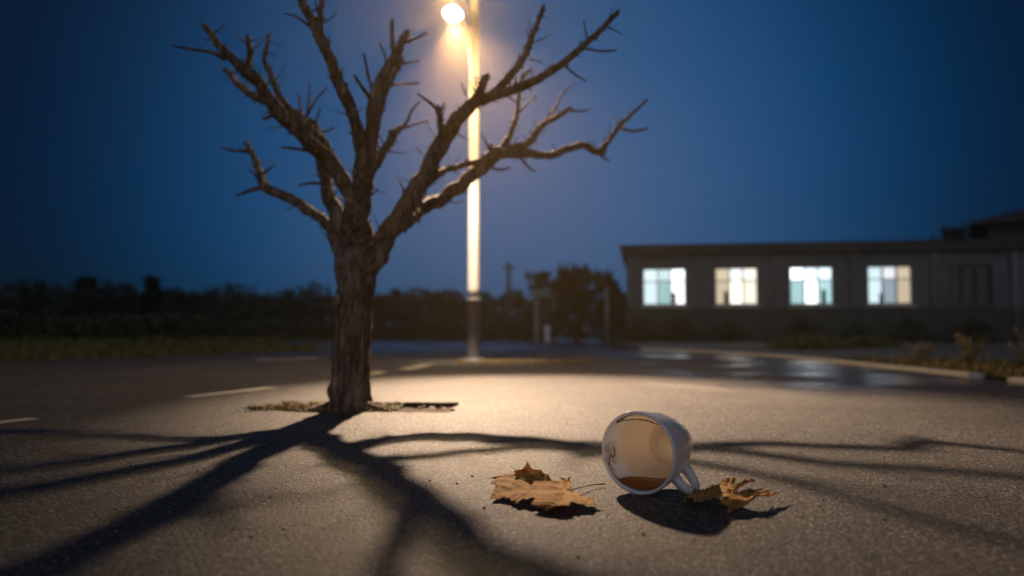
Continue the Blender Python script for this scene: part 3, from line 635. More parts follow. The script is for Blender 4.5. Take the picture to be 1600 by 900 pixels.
# tones of the six lit fields of each window (top row, bottom row) from curtains and lamps inside
T = [[(cool, 1.1), (cool, .85), (white, 2.0), (cool, .95), (teal, 1.1), (white, 1.7)],
     [(tan, 1.0), (white, 1.2), (pale, 1.2), (tan, .85), (pale, 1.6), (pale, 1.0)],
     [(white, 2.6), (cool, 1.6), (cool, 1.5), (teal, 1.3), (white, 2.3), (teal, 1.5)],
     [(cool, .95), (white, .9), (tan, .9), (cool, .95), (grey, .8), (tan, .8)]]
for i, (a, b) in enumerate(W_):
    wn = empty('window', (0, 0, 0)); wn.parent = BL; w = b-a
    lit = i < 4; fm = M_FRAME if lit else M_FRAMED
    mb = MB(); t_ = .035; y0, y1 = .06, .12; zt = Z0+(Z1-Z0)*.66
    mb.box(a, a+t_, y0, y1, Z0, Z1); mb.box(b-t_, b, y0, y1, Z0, Z1); mb.box(a+t_, b-t_, y0, y1, Z0, Z0+t_); mb.box(a+t_, b-t_, y0, y1, Z1-t_, Z1)
    xs = [a+t_+(w-2*t_)*k/3 for k in range(4)]
    for k in (1, 2): mb.box(xs[k]-.018, xs[k]+.018, y0+.002, y1-.002, Z0+t_, Z1-t_)
    mb.box(a+t_, b-t_, y0+.005, y1-.005, zt-.016, zt+.016); mb.build('window_frame', fm, wn)
    if i == 4: wn['label'] = 'unlit dark window'
    mb = MB(); mb.box(a-.05, b+.05, -.06, -.004, Z0-.05, Z0-.004); mb.build('window_sill', M_KERB if lit else M_WALL, wn)
    if lit:
        for q in range(6):
            c, st_ = T[i][q]; k = q % 3; za, zb = ((zt, Z1-t_) if q < 3 else (Z0+t_, zt))
            mb = MB(); mb.box(xs[k]+(.018 if k else 0), xs[k+1]-(.018 if k < 2 else 0), .135, .14, za+.016, zb-(.016 if q > 2 else 0))
            mb.build('pane', emit('lit_pane', c, st_*1.15), wn)
        # things standing on the inner sill, seen against the light
        rnd = random.Random(i); mb = MB()
        for q in range(1):
            x = rnd.uniform(a+.2, b-.2); hh = rnd.uniform(.15, .4); mb.box(x-.06, x+.06, .125, .132, Z0+t_, Z0+t_+hh)
        mb.build('sill_item', M_FRAMED, wn)
    else:
        mb = MB(); mb.box(a+t_, b-t_, .125, .13, Z0+t_, Z1-t_); mb.build('pane', M_GLASSD, wn)
# bushes below the windows
def bush(x, y, w, h, label, group, seed, matl=M_FOL, n=1500, cat='bush', name='bush'):
    rnd = random.Random(seed); root = empty(name, (x, y, 0)); tag(root, label, cat, group); mb = MB(); st = MB()
    for i in range(n):
        a = rnd.uniform(0, 6.28); r = rnd.random()**.55; z = rnd.random()**.9; rr = w/2*r*math.sqrt(max(.05, 1-z*z*.8))*(1+.3*math.sin(a*3+seed))
        p = Vector((math.cos(a)*rr, math.sin(a)*rr*.6, z*h*(1-.25*r*r))); q = Vector((rnd.gauss(0, 1), rnd.gauss(0, 1), rnd.gauss(0, 1))).normalized(); e = q.orthogonal().normalized(); l = rnd.uniform(.02, .055)
        mb.add([p-q*l, p+e*l*.6, p+q*l, p-e*l*.6], [(0, 1, 2, 3)])
    for i in range(7):
        a = rnd.uniform(0, 6.28); st.tube([(0, 0, 0), (math.cos(a)*w*.15, math.sin(a)*w*.1, h*.4), (math.cos(a)*w*.3, math.sin(a)*w*.2, h*.8)], [.015, .01, .004], 5)
    mb.build('foliage', matl, root); tag(st.build('stems', M_TRK, root), kind='stuff')
for i, (u, d, w, h, wd) in enumerate([(1000, 21.9, 1.2, .7, 'under the first lit window, at its left'), (1060, 21.7, 1.3, .8, 'under the first lit window'), (1140, 21.4, 1.4, .6, 'under the second lit window'), (1255, 21.0, 1.5, .7, 'under the third lit window'),
                       (1340, 20.6, 1.2, .55, 'between third and fourth lit windows'), (1420, 20.4, 1.4, .7, 'under the fourth lit window'), (1520, 20.1, 1.5, .65, 'under the dark window')]):
    bush(X(u, d), d, w, h, f'dark bush against the plinth {wd}', 'bushes along the low building', 30+i)
bush(X(1262, 14.6), 14.6, 1.5, .30, 'low brownish shrub patch on the yard edge by the kerb curve', 'shrubs on the yard', 51, M_GREENY, 1800)
bush(X(1350, 15.5), 15.5, 1.3, .26, 'smaller low shrub patch right of the brownish one', 'shrubs on the yard', 52, M_GREENY, 1200)

# taller house behind right
TB = empty('tall_house', (X(1548, 26), 26.0, 0), R(-31)); tag(TB, 'dark taller house with overhanging hipped roof at the right edge', 'building')
zt = ztop(350, 26); zr = ztop(316, 26)
mb = MB(); mb.box(0, 6, 0, 5, 0, zt); mb.build('wall', M_PLINTH, TB)
mb = MB(); mb.add([(-.5, -.5, zt), (6.5, -.5, zt), (6.5, 5.5, zt), (-.5, 5.5, zt), (-.5, -.5, zt+.08), (6.5, -.5, zt+.08), (6.5, 5.5, zt+.08), (-.5, 5.5, zt+.08), (1.6, 2.5, zr+.15), (4.6, 2.5, zr+.15)],
                   [(0, 3, 2, 1), (0, 1, 5, 4), (1, 2, 6, 5), (2, 3, 7, 6), (3, 0, 4, 7), (4, 5, 9, 8), (5, 6, 9), (6, 7, 8, 9), (7, 4, 8)])
mb.build('roof', M_FASCIA, TB)
# utility pole
UP = empty('utility_pole', (X(795, 36), 36, 0)); tag(UP, 'thin utility pole with a short crossarm against the dusk sky', 'pole')
mb = MB(); mb.tube([(0, 0, 0), (0, 0, ztop(410, 36))], [.11, .08], 10); mb.build('pole', M_TRK, UP)
mb = MB(); z = ztop(418, 36); mb.box(-.32, .32, -.05, .05, z-.05, z+.05); mb.build('crossarm', M_TRK, UP)
# pale post and small gateway, white marker
PP = empty('post', (X(948, 23), 23, 0)); tag(PP, 'tall pale post in front of the spiky trees', 'post')
mb = MB(); mb.tube([(0, 0, 0), (0, 0, ztop(452, 23))], [.06, .05], 10); mb.build('shaft', M_PALE, PP)
mb = MB(); z = ztop(452, 23); mb.lathe([(.07, z), (.07, z+.03), (.02, z+.07), (.001, z+.075)], 10); mb.build('cap', M_PALE, PP)
GW = empty('gateway', (X(852, 25), 25, 0)); tag(GW, 'small pale gateway under the round tree', 'gate')
for sx_ in (-.28, .28):
    mb = MB(); mb.box(sx_-.07, sx_+.07, -.08, .08, 0, 1.35); mb.build('pillar', M_PALE, GW)
mb = MB(); mb.box(-.40, .40, -.12, .12, 1.353, 1.62); mb.build('lintel', M_PALE, GW)
mb = MB(); mb.box(-.2, .2, -.02, .02, .05, 1.25); mb.build('gate_leaf', M_FASCIA, GW)
BO = empty('bollard', (X(855, 22.5), 22.5, 0)); tag(BO, 'short white bollard in front of the gateway', 'bollard')
mb = MB(); mb.lathe([(.075, 0), (.075, .3), (.09, .34), (.09, .42), (.05, .47), (.001, .48)], 14); mb.build('post', mat('white_paint', (.8, .8, .8), .4), BO)
mb = MB(); mb.lathe([(.11, 0), (.11, .03), (.08, .035)], 14); mb.build('base', M_PALE, BO)

# ------------------------------------------------------------------ street lamp
LP = empty('street_lamp', (LX, LY, 0)); tag(LP, 'tall street lamp with glowing warm head over the asphalt', 'street lamp')
M_POLE = noisy('pole_paint', (.70, .68, .64), (.80, .78, .74), 5, .8, .05, 30)
M_POLE.node_tree.nodes['Principled BSDF'].inputs['Specular IOR Level'].default_value = .15
M_SLEEVE = noisy('grey_sleeve', (.12, .115, .135), (.17, .16, .18), 8, .5, .15, 50)
zs = (512-467)/FPX*LY+CAMH
mb = MB(); mb.tube([(0, 0, zs+(5.6-zs)*k/40) for k in range(41)], [.074-.029*k/40 for k in range(41)], 24); mb.build('pole', M_POLE, LP)
mb = MB(); mb.lathe([(.082, .04), (.082, zs-.03), (.086, zs-.028), (.086, zs), (.07, zs+.004)], 20); mb.build('pole_base', M_SLEEVE, LP)
mb = MB(); mb.lathe([(.14, .010), (.14, .05), (.083, .055)], 8); mb.build('base_flange', M_SLEEVE, LP)
HX, HY, HZ = -.186, -1.00, (512-25)/FPX*9.2+CAMH-.0      # head offset from the pole
HZ = at(706, 22, 8.54).z
mb = MB(); mb.tube([(0.0, -.02, HZ-.62), (-.01, -.10, HZ-.40), (-.04, -.24, HZ-.16), (-.08, -.44, HZ+.03), (-.12, -.66, HZ+.11), (HX*.85, HY*.85, HZ+.12)], [.036, .030, .025, .021, .019, .019], 12); mb.build('arm', M_POLE, LP)
mb = MB(); Mh = Matrix.Translation((HX, HY, HZ))@Matrix.Rotation(R(-20), 4, 'X')@Matrix.Rotation(R(10), 4, 'Y')@Matrix.Diagonal((.66, .66, .56, 1))
mb.lathe([(.001, .15), (.05, .145), (.10, .12), (.145, .07), (.165, .02), (.165, 0), (.158, 0), (.138, .05), (.09, .10), (.001, .12)], 28, Mh); mb.build('lamp_shade', M_SLEEVE, LP)
mb = MB(); mb.lathe([(.001, -.11), (.05, -.105), (.10, -.085), (.13, -.045), (.148, .005), (.13, .03), (.001, .035)], 28, Mh); o = mb.build('lamp_glass', emit('lamp_glow', (1.0, .78, .45), 110), LP)
sp = bpy.data.lights.new('street_light', 'SPOT'); sp.energy = 7400; sp.color = (1.0, .705, .475); sp.spot_size = R(52); sp.spot_blend = 1.0; sp.shadow_soft_size = .055
spo = bpy.data.objects.new('street_light', sp); COL.objects.link(spo)
hp = Vector((LX+HX, LY+HY-.02, HZ-.10)); spo.location = hp
aim = Vector((.3, 5.2, 0))-hp; spo.rotation_euler = aim.to_track_quat('-Z', 'Y').to_euler()

sp2 = bpy.data.lights.new('street_light_spill', 'POINT'); sp2.energy = 420; sp2.color = (1.0, .66, .28); sp2.shadow_soft_size = .06
spo2 = bpy.data.objects.new('street_light_spill', sp2); COL.objects.link(spo2); spo2.location = hp+Vector((0, -.17, .08))

sp3 = bpy.data.lights.new('street_light_back', 'SPOT'); sp3.energy = 1250; sp3.color = (1.0, .80, .58); sp3.spot_size = R(34); sp3.spot_blend = 1.0; sp3.shadow_soft_size = .06
spo3 = bpy.data.objects.new('street_light_back', sp3); COL.objects.link(spo3); spo3.location = hp+Vector((0, 0, -.01))
spo3.rotation_euler = (Vector((LX, LY, .9))-hp).to_track_quat('-Z', 'Y').to_euler()

# ------------------------------------------------------------------ the cup
def porcelain():
    m = bpy.data.materials.new('porcelain'); m.use_nodes = True; t = m.node_tree; b = t.nodes['Principled BSDF']; L = t.links.new
    b.inputs['Base Color'].default_value = (.80, .79, .78, 1); b.inputs['Roughness'].default_value = .16; b.inputs['Coat Weight'].default_value = .8; b.inputs['Coat Roughness'].default_value = .06
    co = N(t, 'ShaderNodeTexCoord'); n = N(t, 'ShaderNodeTexNoise'); n.inputs['Scale'].default_value = 22; n.inputs['Detail'].default_value = 6; L(co.outputs['Object'], n.inputs['Vector'])
    r = N(t, 'ShaderNodeMapRange'); L(n.outputs[0], r.inputs[0]); r.inputs[3].default_value = .10; r.inputs[4].default_value = .26; L(r.outputs[0], b.inputs['Roughness'])
    tr = N(t, 'ShaderNodeBsdfTranslucent'); tr.inputs[0].default_value = (1.0, .91, .80, 1)
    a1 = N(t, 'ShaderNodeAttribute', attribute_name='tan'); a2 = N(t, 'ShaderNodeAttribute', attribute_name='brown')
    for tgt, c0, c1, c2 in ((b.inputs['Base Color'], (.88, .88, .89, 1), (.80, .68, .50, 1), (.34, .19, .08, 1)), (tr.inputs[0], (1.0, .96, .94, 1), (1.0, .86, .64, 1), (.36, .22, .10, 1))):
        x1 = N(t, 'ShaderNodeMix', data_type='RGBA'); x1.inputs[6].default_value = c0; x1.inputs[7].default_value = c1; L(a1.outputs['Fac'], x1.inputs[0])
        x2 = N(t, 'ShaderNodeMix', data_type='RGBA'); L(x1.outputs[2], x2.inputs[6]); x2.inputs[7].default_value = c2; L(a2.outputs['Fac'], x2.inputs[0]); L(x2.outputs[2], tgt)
    mx = N(t, 'ShaderNodeMixShader'); mx.inputs[0].default_value = .27; out = t.nodes['Material Output']
    L(b.outputs[0], mx.inputs[1]); L(tr.outputs[0], mx.inputs[2]); L(mx.outputs[0], out.inputs[0]); return m
M_CUP = porcelain()
CR, TILT = .1045, R(-1)
mc = at(996, 707, 2.02); mc.z = CR*math.cos(TILT)+.0005
hd = R(37); mdir = Vector((-math.sin(hd)*math.cos(TILT), -math.cos(hd)*math.cos(TILT), math.sin(TILT)))
ez = mdir; ex = Vector((0, 0, 1)); ex = (ex-ez*ex.dot(ez)).normalized(); ey = ez.cross(ex)      # ex = up side of the cup
CUPM = Matrix.Translation(mc)@Matrix((ex, ey, ez)).transposed().to_4x4()
CU = empty('coffee_cup'); CU.matrix_world = CUPM
tag(CU, 'white porcelain cup lying tipped over with coffee dregs and stains inside', 'cup')
outer = [(CR-.0015, 0), (CR, -.002), (CR-.0008, -.010), (.1015, -.03), (.0975, -.055), (.0918, -.08), (.0840, -.105), (.0745, -.128), (.0650, -.145), (.0610, -.151), (.0580, -.156), (.0575, -.163), (.0545, -.165), (.052, -.163), (.050, -.155), (.001, -.154)]
ZS = 1.24
outer = [(a, b*ZS) for a, b in outer]
def rout(s_):
    for (r0, z0), (r1, z1) in zip(outer[1:-1], outer[2:]):
        if z1 <= s_ <= z0: return r0+(r1-r0)*(z0-s_)/(z0-z1+1e-9)
    return CR
inner = [(CR-.0075, -.0010), (CR-.0098, -.008), (.0925, -.03), (.0878, -.055), (.0815, -.08), (.0735, -.105), (.0635, -.127), (.056, -.1385), (.046, -.1455), (.030, -.147), (.001, -.148)]
inner = [(a, b*ZS) for a, b in inner]
def dens(pr, k=4):
    v = [Vector((a, b, 0)) for a, b in pr]; q, _ = smooth_path(v, [0]*len(v), k); return [(p.x, p.y) for p in q]
prof = list(reversed(dens(inner)))+[(CR-.0062, .0012), (CR-.0040, .0018), (CR-.0020, .0012)]+dens(outer[:9])+outer[9:]
prof = [(max(r, .0005), z) for r, z in prof]
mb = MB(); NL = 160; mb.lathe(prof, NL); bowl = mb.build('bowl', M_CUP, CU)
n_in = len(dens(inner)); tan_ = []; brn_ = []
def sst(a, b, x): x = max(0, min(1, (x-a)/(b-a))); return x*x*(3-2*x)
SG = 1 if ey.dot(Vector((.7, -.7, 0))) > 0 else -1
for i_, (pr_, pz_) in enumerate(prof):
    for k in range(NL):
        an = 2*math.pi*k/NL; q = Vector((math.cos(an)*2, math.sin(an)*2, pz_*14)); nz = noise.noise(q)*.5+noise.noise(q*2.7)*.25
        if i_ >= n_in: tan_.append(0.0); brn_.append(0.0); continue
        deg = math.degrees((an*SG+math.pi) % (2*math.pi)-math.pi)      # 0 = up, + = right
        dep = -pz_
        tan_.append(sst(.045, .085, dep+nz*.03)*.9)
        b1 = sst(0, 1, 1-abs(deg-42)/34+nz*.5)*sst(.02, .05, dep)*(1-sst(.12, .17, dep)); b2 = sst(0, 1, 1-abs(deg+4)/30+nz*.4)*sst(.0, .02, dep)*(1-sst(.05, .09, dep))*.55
        b1 = sst(0, 1, 1-abs(deg-30)/42+nz*.5)*sst(.05, .10, dep)*sst(.01, .05, pr_)*.85; b3 = max(math.exp(-((dep-.176)/.006)**2)*.35*(pr_ > .03), sst(.1, .35, nz+.12)*sst(-60, -95, deg)*sst(.07, .02, dep)*.6 if -150 < deg < -60 else 0)  # brown wedge and base-corner ring are shade put into colour; side blobs are stains
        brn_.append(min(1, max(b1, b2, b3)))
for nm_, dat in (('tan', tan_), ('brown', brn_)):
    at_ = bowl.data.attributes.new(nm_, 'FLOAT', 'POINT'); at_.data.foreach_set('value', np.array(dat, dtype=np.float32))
ind = dens(inner)
def rin(z):
    for (r0, z0), (r1, z1) in zip(ind[:-1], ind[1:]):
        if z1 <= z <= z0: return r0+(r1-r0)*(z0-z)/(z0-z1+1e-9)
    return CR-.006
# handle: local angle phi measured from ex (up) towards ey
def pol(phi, z, r): return Vector((math.cos(phi)*r, math.sin(phi)*r, z))
HPHI = math.pi-R(45) if ey.dot(Vector((.7, -.7, 0))) > 0 else math.pi+R(45)
hp_ = [pol(HPHI, -.074, .088), pol(HPHI, -.072, .106), pol(HPHI, -.078, .128), pol(HPHI, -.096, .142), pol(HPHI, -.120, .140), pol(HPHI, -.142, .124), pol(HPHI, -.154, .098), pol(HPHI, -.158, .064)]
q, r_ = smooth_path(hp_, [.0160, .0132, .0125, .0122, .0122, .0124, .0132, .0155], 6)
mb = MB(); mb.tube(q, r_, 16, True); mb.build('handle', M_CUP, CU)
M_COF = mat('coffee', (.20, .060, .010), .35, .06); bb = M_COF.node_tree.nodes['Principled BSDF']; bb.inputs['Transmission Weight'].default_value = .0
# dregs: lens of coffee along the low side of the bowl
mb = MB(); nu, nv = 40, 16; vs = []
for i in range(nu+1):
    a = -1+2*i/nu
    for j in range(nv+1):
        t_ = j/nv; wd = math.sqrt(max(0, 1-abs(a)**2.4)); zc = -.003-.098*t_*wd
        phi = math.pi+a*R(44)+R(4); z = zc-.001
        # level-ish liquid surface: deepest at the middle
        dp = .0012+.0135*wd*math.sin(min(1, (t_+.08))*math.pi)**.8*(1-a*a)
        vs.append(pol(phi, z, rin(z)-dp))
mb.add(vs, [(i*(nv+1)+j, i*(nv+1)+j+1, (i+1)*(nv+1)+j+1, (i+1)*(nv+1)+j) for i in range(nu) for j in range(nv)], True)
mb.build('coffee_dregs', M_COF, CU)
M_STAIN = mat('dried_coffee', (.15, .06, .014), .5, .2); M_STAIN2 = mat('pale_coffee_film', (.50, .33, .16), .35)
arc = [0.0]
for (a0, b0), (a1, b1) in zip(ind[:-1], ind[1:]): arc.append(arc[-1]+math.hypot(a1-a0, b1-b0))
def pols(ph, sl_, off=.0006):          # point on the inner wall, sl_ metres down from the rim along the wall
    sl_ = max(.0005, min(sl_, arc[-1]-.002)); k = 0
    while k < len(arc)-2 and arc[k+1] < sl_: k += 1
    t_ = (sl_-arc[k])/(arc[k+1]-arc[k]+1e-9); a = ind[k][0]*(1-t_)+ind[k+1][0]*t_; b = ind[k][1]*(1-t_)+ind[k+1][1]*t_
    dx, dz = ind[k+1][0]-ind[k][0], ind[k+1][1]-ind[k][1]; l = math.hypot(dx, dz)+1e-9
    return pol(ph, b-dx/l*off*-1, a+dz/l*off)
def ribbon(path, w, name, m_):
    mb = MB(); vs = []; n = len(path)
    for i, (ph, z) in enumerate(path):
        p2 = path[min(i+1, n-1)]; p1 = path[max(i-1, 0)]
        dx, dz = (p2[0]-p1[0])*.085, p2[1]-p1[1]; l = math.hypot(dx, dz)+1e-9; ww = w*(.5+.9*abs(noise.noise(Vector((i*.37, z*40, 5)))+.35))
        vs += [pols(ph-dz/l*ww/.085, -(z+dx/l*ww)), pols(ph+dz/l*ww/.085, -(z-dx/l*ww))]
    mb.add(vs, [(2*i, 2*i+1, 2*i+3, 2*i+2) for i in range(n-1)], True); return mb.build(name, m_, CU)
sgn = 1 if HPHI < math.pi else -1       # +1: ey points to picture right
def wob(pts, k=8, a=.0016, sd=0):
    o = []
    for i in range(len(pts)-1):
        for j in range(k):
            t_ = j/k; ph = pts[i][0]*(1-t_)+pts[i+1][0]*t_; z = pts[i][1]*(1-t_)+pts[i+1][1]*t_
            o.append((ph+a*14*noise.noise(Vector((i+t_, sd, 0))), z+a*2*noise.noise(Vector((i*1.7+t_*1.7, sd, 9)))))
    o.append(pts[-1]); return o
D = R
ring = [(-40, .004), (-36, .04), (-31, .09), (-29, .14), (-31, .168), (-24, .180), (-10, .184), (-2, .174), (6, .186), (16, .178), (30, .150), (36, .110), (34, .06), (26, .02), (14, .006), (-10, .004), (-40, .004)]
ring = [(sgn*R(a_), -z_) for a_, z_ in ring]
ribbon(wob(ring, 10, .0022), .0034, 'coffee_stain', M_STAIN)
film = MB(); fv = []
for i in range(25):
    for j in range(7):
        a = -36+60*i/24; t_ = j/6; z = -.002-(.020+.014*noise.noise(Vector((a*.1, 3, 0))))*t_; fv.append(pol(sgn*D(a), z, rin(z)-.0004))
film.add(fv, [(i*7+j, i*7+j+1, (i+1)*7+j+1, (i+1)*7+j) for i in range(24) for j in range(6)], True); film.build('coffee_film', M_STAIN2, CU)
l1 = [(sgn*D(-88), -.040), (sgn*D(-96), -.044), (sgn*D(-104), -.040), (sgn*D(-104), -.030), (sgn*D(-100), -.024), (sgn*D(-106), -.016), (sgn*D(-112), -.008), (sgn*D(-122), -.012), (sgn*D(-132), -.008), (sgn*D(-146), -.010)]
ribbon(wob(l1, 8, .003, 4), .0020, 'coffee_stain', M_STAIN)
l2 = [(sgn*D(-108), -.006), (sgn*D(-118), -.003), (sgn*D(-130), -.003), (sgn*D(-142), -.004)]
ribbon(wob(l2, 8, .002, 8), .0026, 'coffee_stain', M_STAIN2)
M_WATER = mat('clear_drop', (1, 1, 1), .02); M_WATER.node_tree.nodes['Principled BSDF'].inputs['Transmission Weight'].default_value = 1.0; M_WATER.node_tree.nodes['Principled BSDF'].inputs['IOR'].default_value = 1.33
def drop(p, r): 
    mb = MB(); mb.lathe([(.0001, -r), (r*.6, -r*.8), (r, -.1*r), (r*.85, r*.5), (r*.45, r*.95), (.0001, r*1.1)], 12, Matrix.Translation(p)); return mb.build('drop', M_WATER, CU)
drop(pol(math.pi-sgn*D(-8), .001, CR-.001), .003); drop(pol(sgn*D(18), -.03, .1035), .0025); drop(pol(sgn*D(25), -.05, .101), .002); drop(pol(sgn*D(-6), -.0005, CR-.001), .0022)

# ------------------------------------------------------------------ fallen maple leaves
half = [(.02, -.015), (.10, -.10), (.20, -.13), (.24, -.20), (.33, -.19), (.50, -.25), (.44, -.15), (.48, -.08), (.38, -.04), (.33, .03), (.30, .06), (.40, .09), (.50, .08), (.56, .16), (.66, .19), (.68, .27), (.90, .42), (.70, .40), (.66, .47), (.55, .42), (.46, .48), (.36, .42), (.25, .36),
        (.235, .40), (.28, .52), (.24, .58), (.40, .70), (.27, .70), (.25, .80), (.15, .82), (.11, .94), (.0, 1.15)]
def maple(name, ctrl, crump, sd, stem, label, M_):
    """ctrl: list of (local x, local y, world point)"""
    rnd = random.Random(sd)
    out = half+[(-x, y) for x, y in reversed(half[:-1])]
    o2 = []
    for i in range(len(out)):
        a = Vector(out[i]); b = Vector(out[(i+1) % len(out)]); k = max(2, int((b-a).length/.035))
        for j in range(k):
            p = a.lerp(b, j/k); nrm = Vector((-(b-a).y, (b-a).x)).normalized()
            o2.append(p+nrm*(rnd.uniform(-.010, .010) if j else 0))
    # inside test & grid
    def inside(x, y):
        c = False; n = len(o2)
        for i in range(n):
            x1, y1 = o2[i]; x2, y2 = o2[i-1]
            if (y1 > y) != (y2 > y) and x < (x2-x1)*(y-y1)/(y2-y1)+x1: c = not c
        return c
    pts = [Vector((p.x, p.y)) for p in o2]; nb = len(pts); g_ = .028
    y = -.26
    while y < 1.15:
        x = -.9
        while x < .9:
            px_, py_ = x+rnd.uniform(-.006, .006), y+rnd.uniform(-.006, .006)
            if inside(px_, py_) and min((Vector((px_, py_))-q_).length for q_ in o2) > .012: pts.append(Vector((px_, py_)))
            x += g_
        y += g_
    res = delaunay_2d_cdt(pts, [(i, (i+1) % nb) for i in range(nb)], [list(range(nb))], 1, 1e-6)
    V, Fc = res[0], res[2]
    # thin-plate warp onto the surveyed lobe tips
    c = np.array([(a, b) for a, b, _ in ctrl]); T_ = np.array([tuple(p) for *_, p in ctrl]); n = len(c)
    def U(r2): return np.where(r2 > 1e-12, r2*np.log(r2+1e-12)*.5, 0)
    K = U(((c[:, None]-c[None])**2).sum(-1))+np.eye(n)*.002; Pm = np.c_[np.ones(n), c]; A = np.block([[K, Pm], [Pm.T, np.zeros((3, 3))]])
    w_ = np.linalg.solve(A, np.r_[T_, np.zeros((3, 3))])
    v = np.array([(q_.x, q_.y) for q_ in V]); B = np.c_[U(((v[:, None]-c[None])**2).sum(-1)), np.ones(len(v)), v]; Wd = B@w_
    veins = [(0, 1.12), (.86, .40), (-.86, .40), (.46, -.22), (-.46, -.22)]
    vein = np.zeros(len(v)); rid = np.zeros(len(v))
    for i, (x, y) in enumerate(v):
        best = 9; 
        for (a, b) in veins:
            L_ = math.hypot(a, b); t_ = max(0, min(1, (x*a+y*b)/L_/L_)); dd = math.hypot(x-a*t_, y-b*t_); best = min(best, dd*(1+t_*.3))
            # side veins
            tt = x*a/L_+y*b/L_; s_ = abs(-x*b+y*a)/L_
            if 0 < tt < L_ and s_ < .28*L_: rid[i] = max(rid[i], .5+.5*math.cos((tt-s_*.9)*2*math.pi/.15))
        vein[i] = math.exp(-(best/.016)**2); 
        d_ = min(best, .2)
        wv = 0.012*(1-math.exp(-(best/.05)**2))-.007*rid[i]*min(1, best/.05)
        nz = noise.noise(Vector((x*4+sd, y*4, 0)))*.018+noise.noise(Vector((x*11, y*11+sd, 3)))*.007
        e_ = max(0, math.hypot(x, y-.2)-.45)
        Wd[i, 2] += (wv+nz*crump)*crump*.9+e_*.02*crump*noise.noise(Vector((x*6, y*6, sd)))*3
        Wd[i, 0] += crump*.006*noise.noise(Vector((x*8, y*8, sd+7))); Wd[i, 1] += crump*.006*noise.noise(Vector((x*8, y*8, sd+17)))
    Wd[:, 2] = np.maximum(Wd[:, 2], .0015)
    org = Vector(ctrl[0][2]); org.z = 0
    root = empty(name, tuple(org)); tag(root, label, 'leaf', 'dead maple leaves on the asphalt')
    me = bpy.data.meshes.new('blade'); me.from_pydata([tuple(Vector(p)-org) for p in Wd], [], [tuple(f) for f in Fc]); me.update()
    at_ = me.attributes.new('vein', 'FLOAT', 'POINT'); at_.data.foreach_set('value', vein.astype(np.float32))
    at2 = me.attributes.new('rid', 'FLOAT', 'POINT'); at2.data.foreach_set('value', rid.astype(np.float32))
    me.polygons.foreach_set('use_smooth', [True]*len(me.polygons))
    bl = link('blade', me, root, M_)
    so_ = bl.modifiers.new('thick', 'SOLIDIFY'); so_.thickness = .0004
    mb = MB(); sp_ = [Vector(p)-org for p in stem]; q, r_ = smooth_path(sp_, [.0016, .0013, .0012, .0022][:len(sp_)], 6); mb.tube(q, r_, 8); mb.build('leaf_stem', M_STEM, root)
    return root
def leaf_mat():
    m = bpy.data.materials.new('dead_leaf'); m.use_nodes = True; t = m.node_tree; b = t.nodes['Principled BSDF']; L = t.links.new
    co = N(t, 'ShaderNodeTexCoord'); n = N(t, 'ShaderNodeTexNoise'); n.inputs['Scale'].default_value = 26; n.inputs['Detail'].default_value = 7; n.inputs['Roughness'].default_value = .65; L(co.outputs['Object'], n.inputs['Vector'])
    r = N(t, 'ShaderNodeValToRGB'); e = r.color_ramp.elements; e[0].position = .30; e[0].color = (.32, .14, .032, 1); e[1].position = .70; e[1].color = (.68, .40, .13, 1); k = e.new(.5); k.color = (.52, .27, .075, 1)
    L(n.outputs[0], r.inputs[0])
    a = N(t, 'ShaderNodeAttribute', attribute_name='vein'); mx = N(t, 'ShaderNodeMix', data_type='RGBA'); L(a.outputs['Fac'], mx.inputs[0]); L(r.outputs[0], mx.inputs[6]); mx.inputs[7].default_value = (.74, .42, .14, 1)
    n2 = N(t, 'ShaderNodeTexNoise'); n2.inputs['Scale'].default_value = 70; n2.inputs['Detail'].default_value = 3; L(co.outputs['Object'], n2.inputs['Vector'])
    sp2 = N(t, 'ShaderNodeValToRGB'); sp2.color_ramp.elements[0].position = .64; sp2.color_ramp.elements[1].position = .72; L(n2.outputs[0], sp2.inputs[0])
    m2 = N(t, 'ShaderNodeMix', data_type='RGBA'); L(sp2.outputs[0], m2.inputs[0]); L(mx.outputs[2], m2.inputs[6]); m2.inputs[7].default_value = (.10, .04, .012, 1)
    L(m2.outputs[2], b.inputs['Base Color']); b.inputs['Roughness'].default_value = .75; b.inputs['Specular IOR Level'].default_value = .2
    bp = N(t, 'ShaderNodeBump'); bp.inputs['Strength'].default_value = .5; bp.inputs['Distance'].default_value = .004; L(n2.outputs[0], bp.inputs['Height']); L(bp.outputs[0], b.inputs['Normal'])
    tr = N(t, 'ShaderNodeBsdfTranslucent'); L(m2.outputs[2], tr.inputs[0]); ms = N(t, 'ShaderNodeMixShader'); ms.inputs[0].default_value = .38
    L(b.outputs[0], ms.inputs[1]); L(tr.outputs[0], ms.inputs[2]); L(ms.outputs[0], t.nodes['Material Output'].inputs[0]); return m
M_LEAF = leaf_mat(); M_STEM = mat('leaf_stem_brown', (.07, .035, .018), .6)
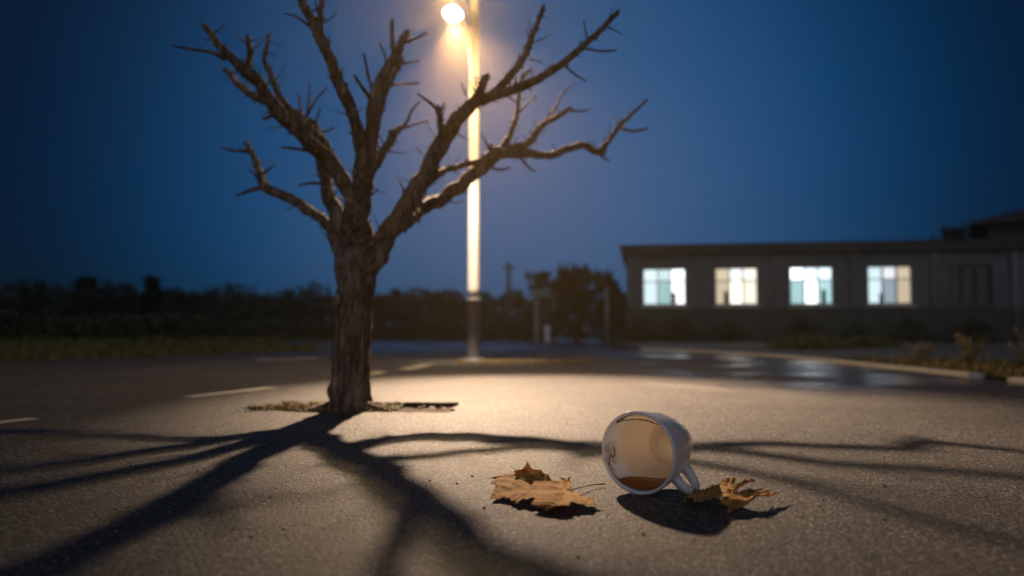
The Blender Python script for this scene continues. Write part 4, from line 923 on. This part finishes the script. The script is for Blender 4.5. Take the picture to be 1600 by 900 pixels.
# local +x side of the leaf lies away from the camera
maple('maple_leaf', [(0, 0, gp(886, 766, .016)), (0, 1.15, gp(765, 779, .010)), (.90, .42, gp(824, 723, .070)), (.50, -.25, gp(890, 748, .022)), (-.90, .42, gp(853, 798, .010)), (-.50, -.25, gp(941, 790, .008)),
                     (.40, .70, gp(760, 753, .024)), (-.40, .70, gp(806, 791, .006)), (.25, .36, gp(826, 754, .026)), (-.25, .36, gp(838, 779, .022)), (.30, .06, gp(868, 753, .024)), (-.30, .06, gp(893, 786, .020)), (0, .55, gp(822, 768, .020)), (.24, .58, gp(795, 742, .036))],
      .42, 3, [gp(886, 766, .016), gp(905, 762, .014), gp(924, 758, .010), gp(944, 756, .008)], 'tan maple leaf left of the cup with its stem towards it', M_LEAF)
maple('maple_leaf', [(0, 0, gp(1150, 770, .030)), (0, 1.15, gp(1064, 781, .012)), (.90, .42, gp(1112, 757, .030)), (.50, -.25, gp(1186, 750, .050)), (-.90, .42, gp(1136, 799, .008)), (-.50, -.25, gp(1222, 768, .022)),
                     (.25, .36, gp(1118, 766, .022)), (-.25, .36, gp(1128, 782, .026)), (.30, .06, gp(1150, 758, .045)), (-.30, .06, gp(1182, 780, .026)), (0, .55, gp(1100, 776, .016))],
      .85, 9, [gp(1150, 770, .030), gp(1168, 768, .034), gp(1178, 766, .036), gp(1190, 764, .03)], 'crumpled orange maple leaf behind the cup handle', M_LEAF)

# loose grit on the road near the camera
mb = MB()
for _ in range(420):
    y = random.uniform(1.2, 4.2)**1.0; x = random.uniform(-.75, .75)*y; r0 = random.uniform(.0015, .0042); c = Vector((x, y, r0*.4))
    M = Matrix.Translation(c)@Matrix.Rotation(random.uniform(0, 6), 4, 'Z')@Matrix.Diagonal((r0*random.uniform(.7, 1.4), r0, r0*.7, 1))
    if math.hypot(x-mc.x-.05, y-mc.y-.05) < .2: continue
    mb.lathe([(.01, -.9), (.8, -.4), (1, .1), (.6, .75), (.01, .95)], 6, M, False)
o = mb.build('grit', noisy('grit_stone', (.10, .09, .08), (.30, .26, .21), 60, .8, 0)); tag(o, 'loose grit scattered over the asphalt', kind='stuff')

# ------------------------------------------------------------------ evening haze
mb = MB(); mb.box(-155, 155, -45, 155, -1.2, 8.0); hz = mb.build('haze', None); tag(hz, 'thin evening haze lit around the lamp', kind='stuff')
hm = bpy.data.materials.new('haze'); hm.use_nodes = True; t = hm.node_tree; t.nodes.clear(); pv = N(t, 'ShaderNodeVolumePrincipled'); ou = N(t, 'ShaderNodeOutputMaterial')
pv.inputs['Color'].default_value = (1.0, .76, .38, 1); pv.inputs['Density'].default_value = .0030; pv.inputs['Anisotropy'].default_value = .84
t.links.new(pv.outputs[0], ou.inputs['Volume']); hz.data.materials.append(hm); hz.display_type = 'WIRE'
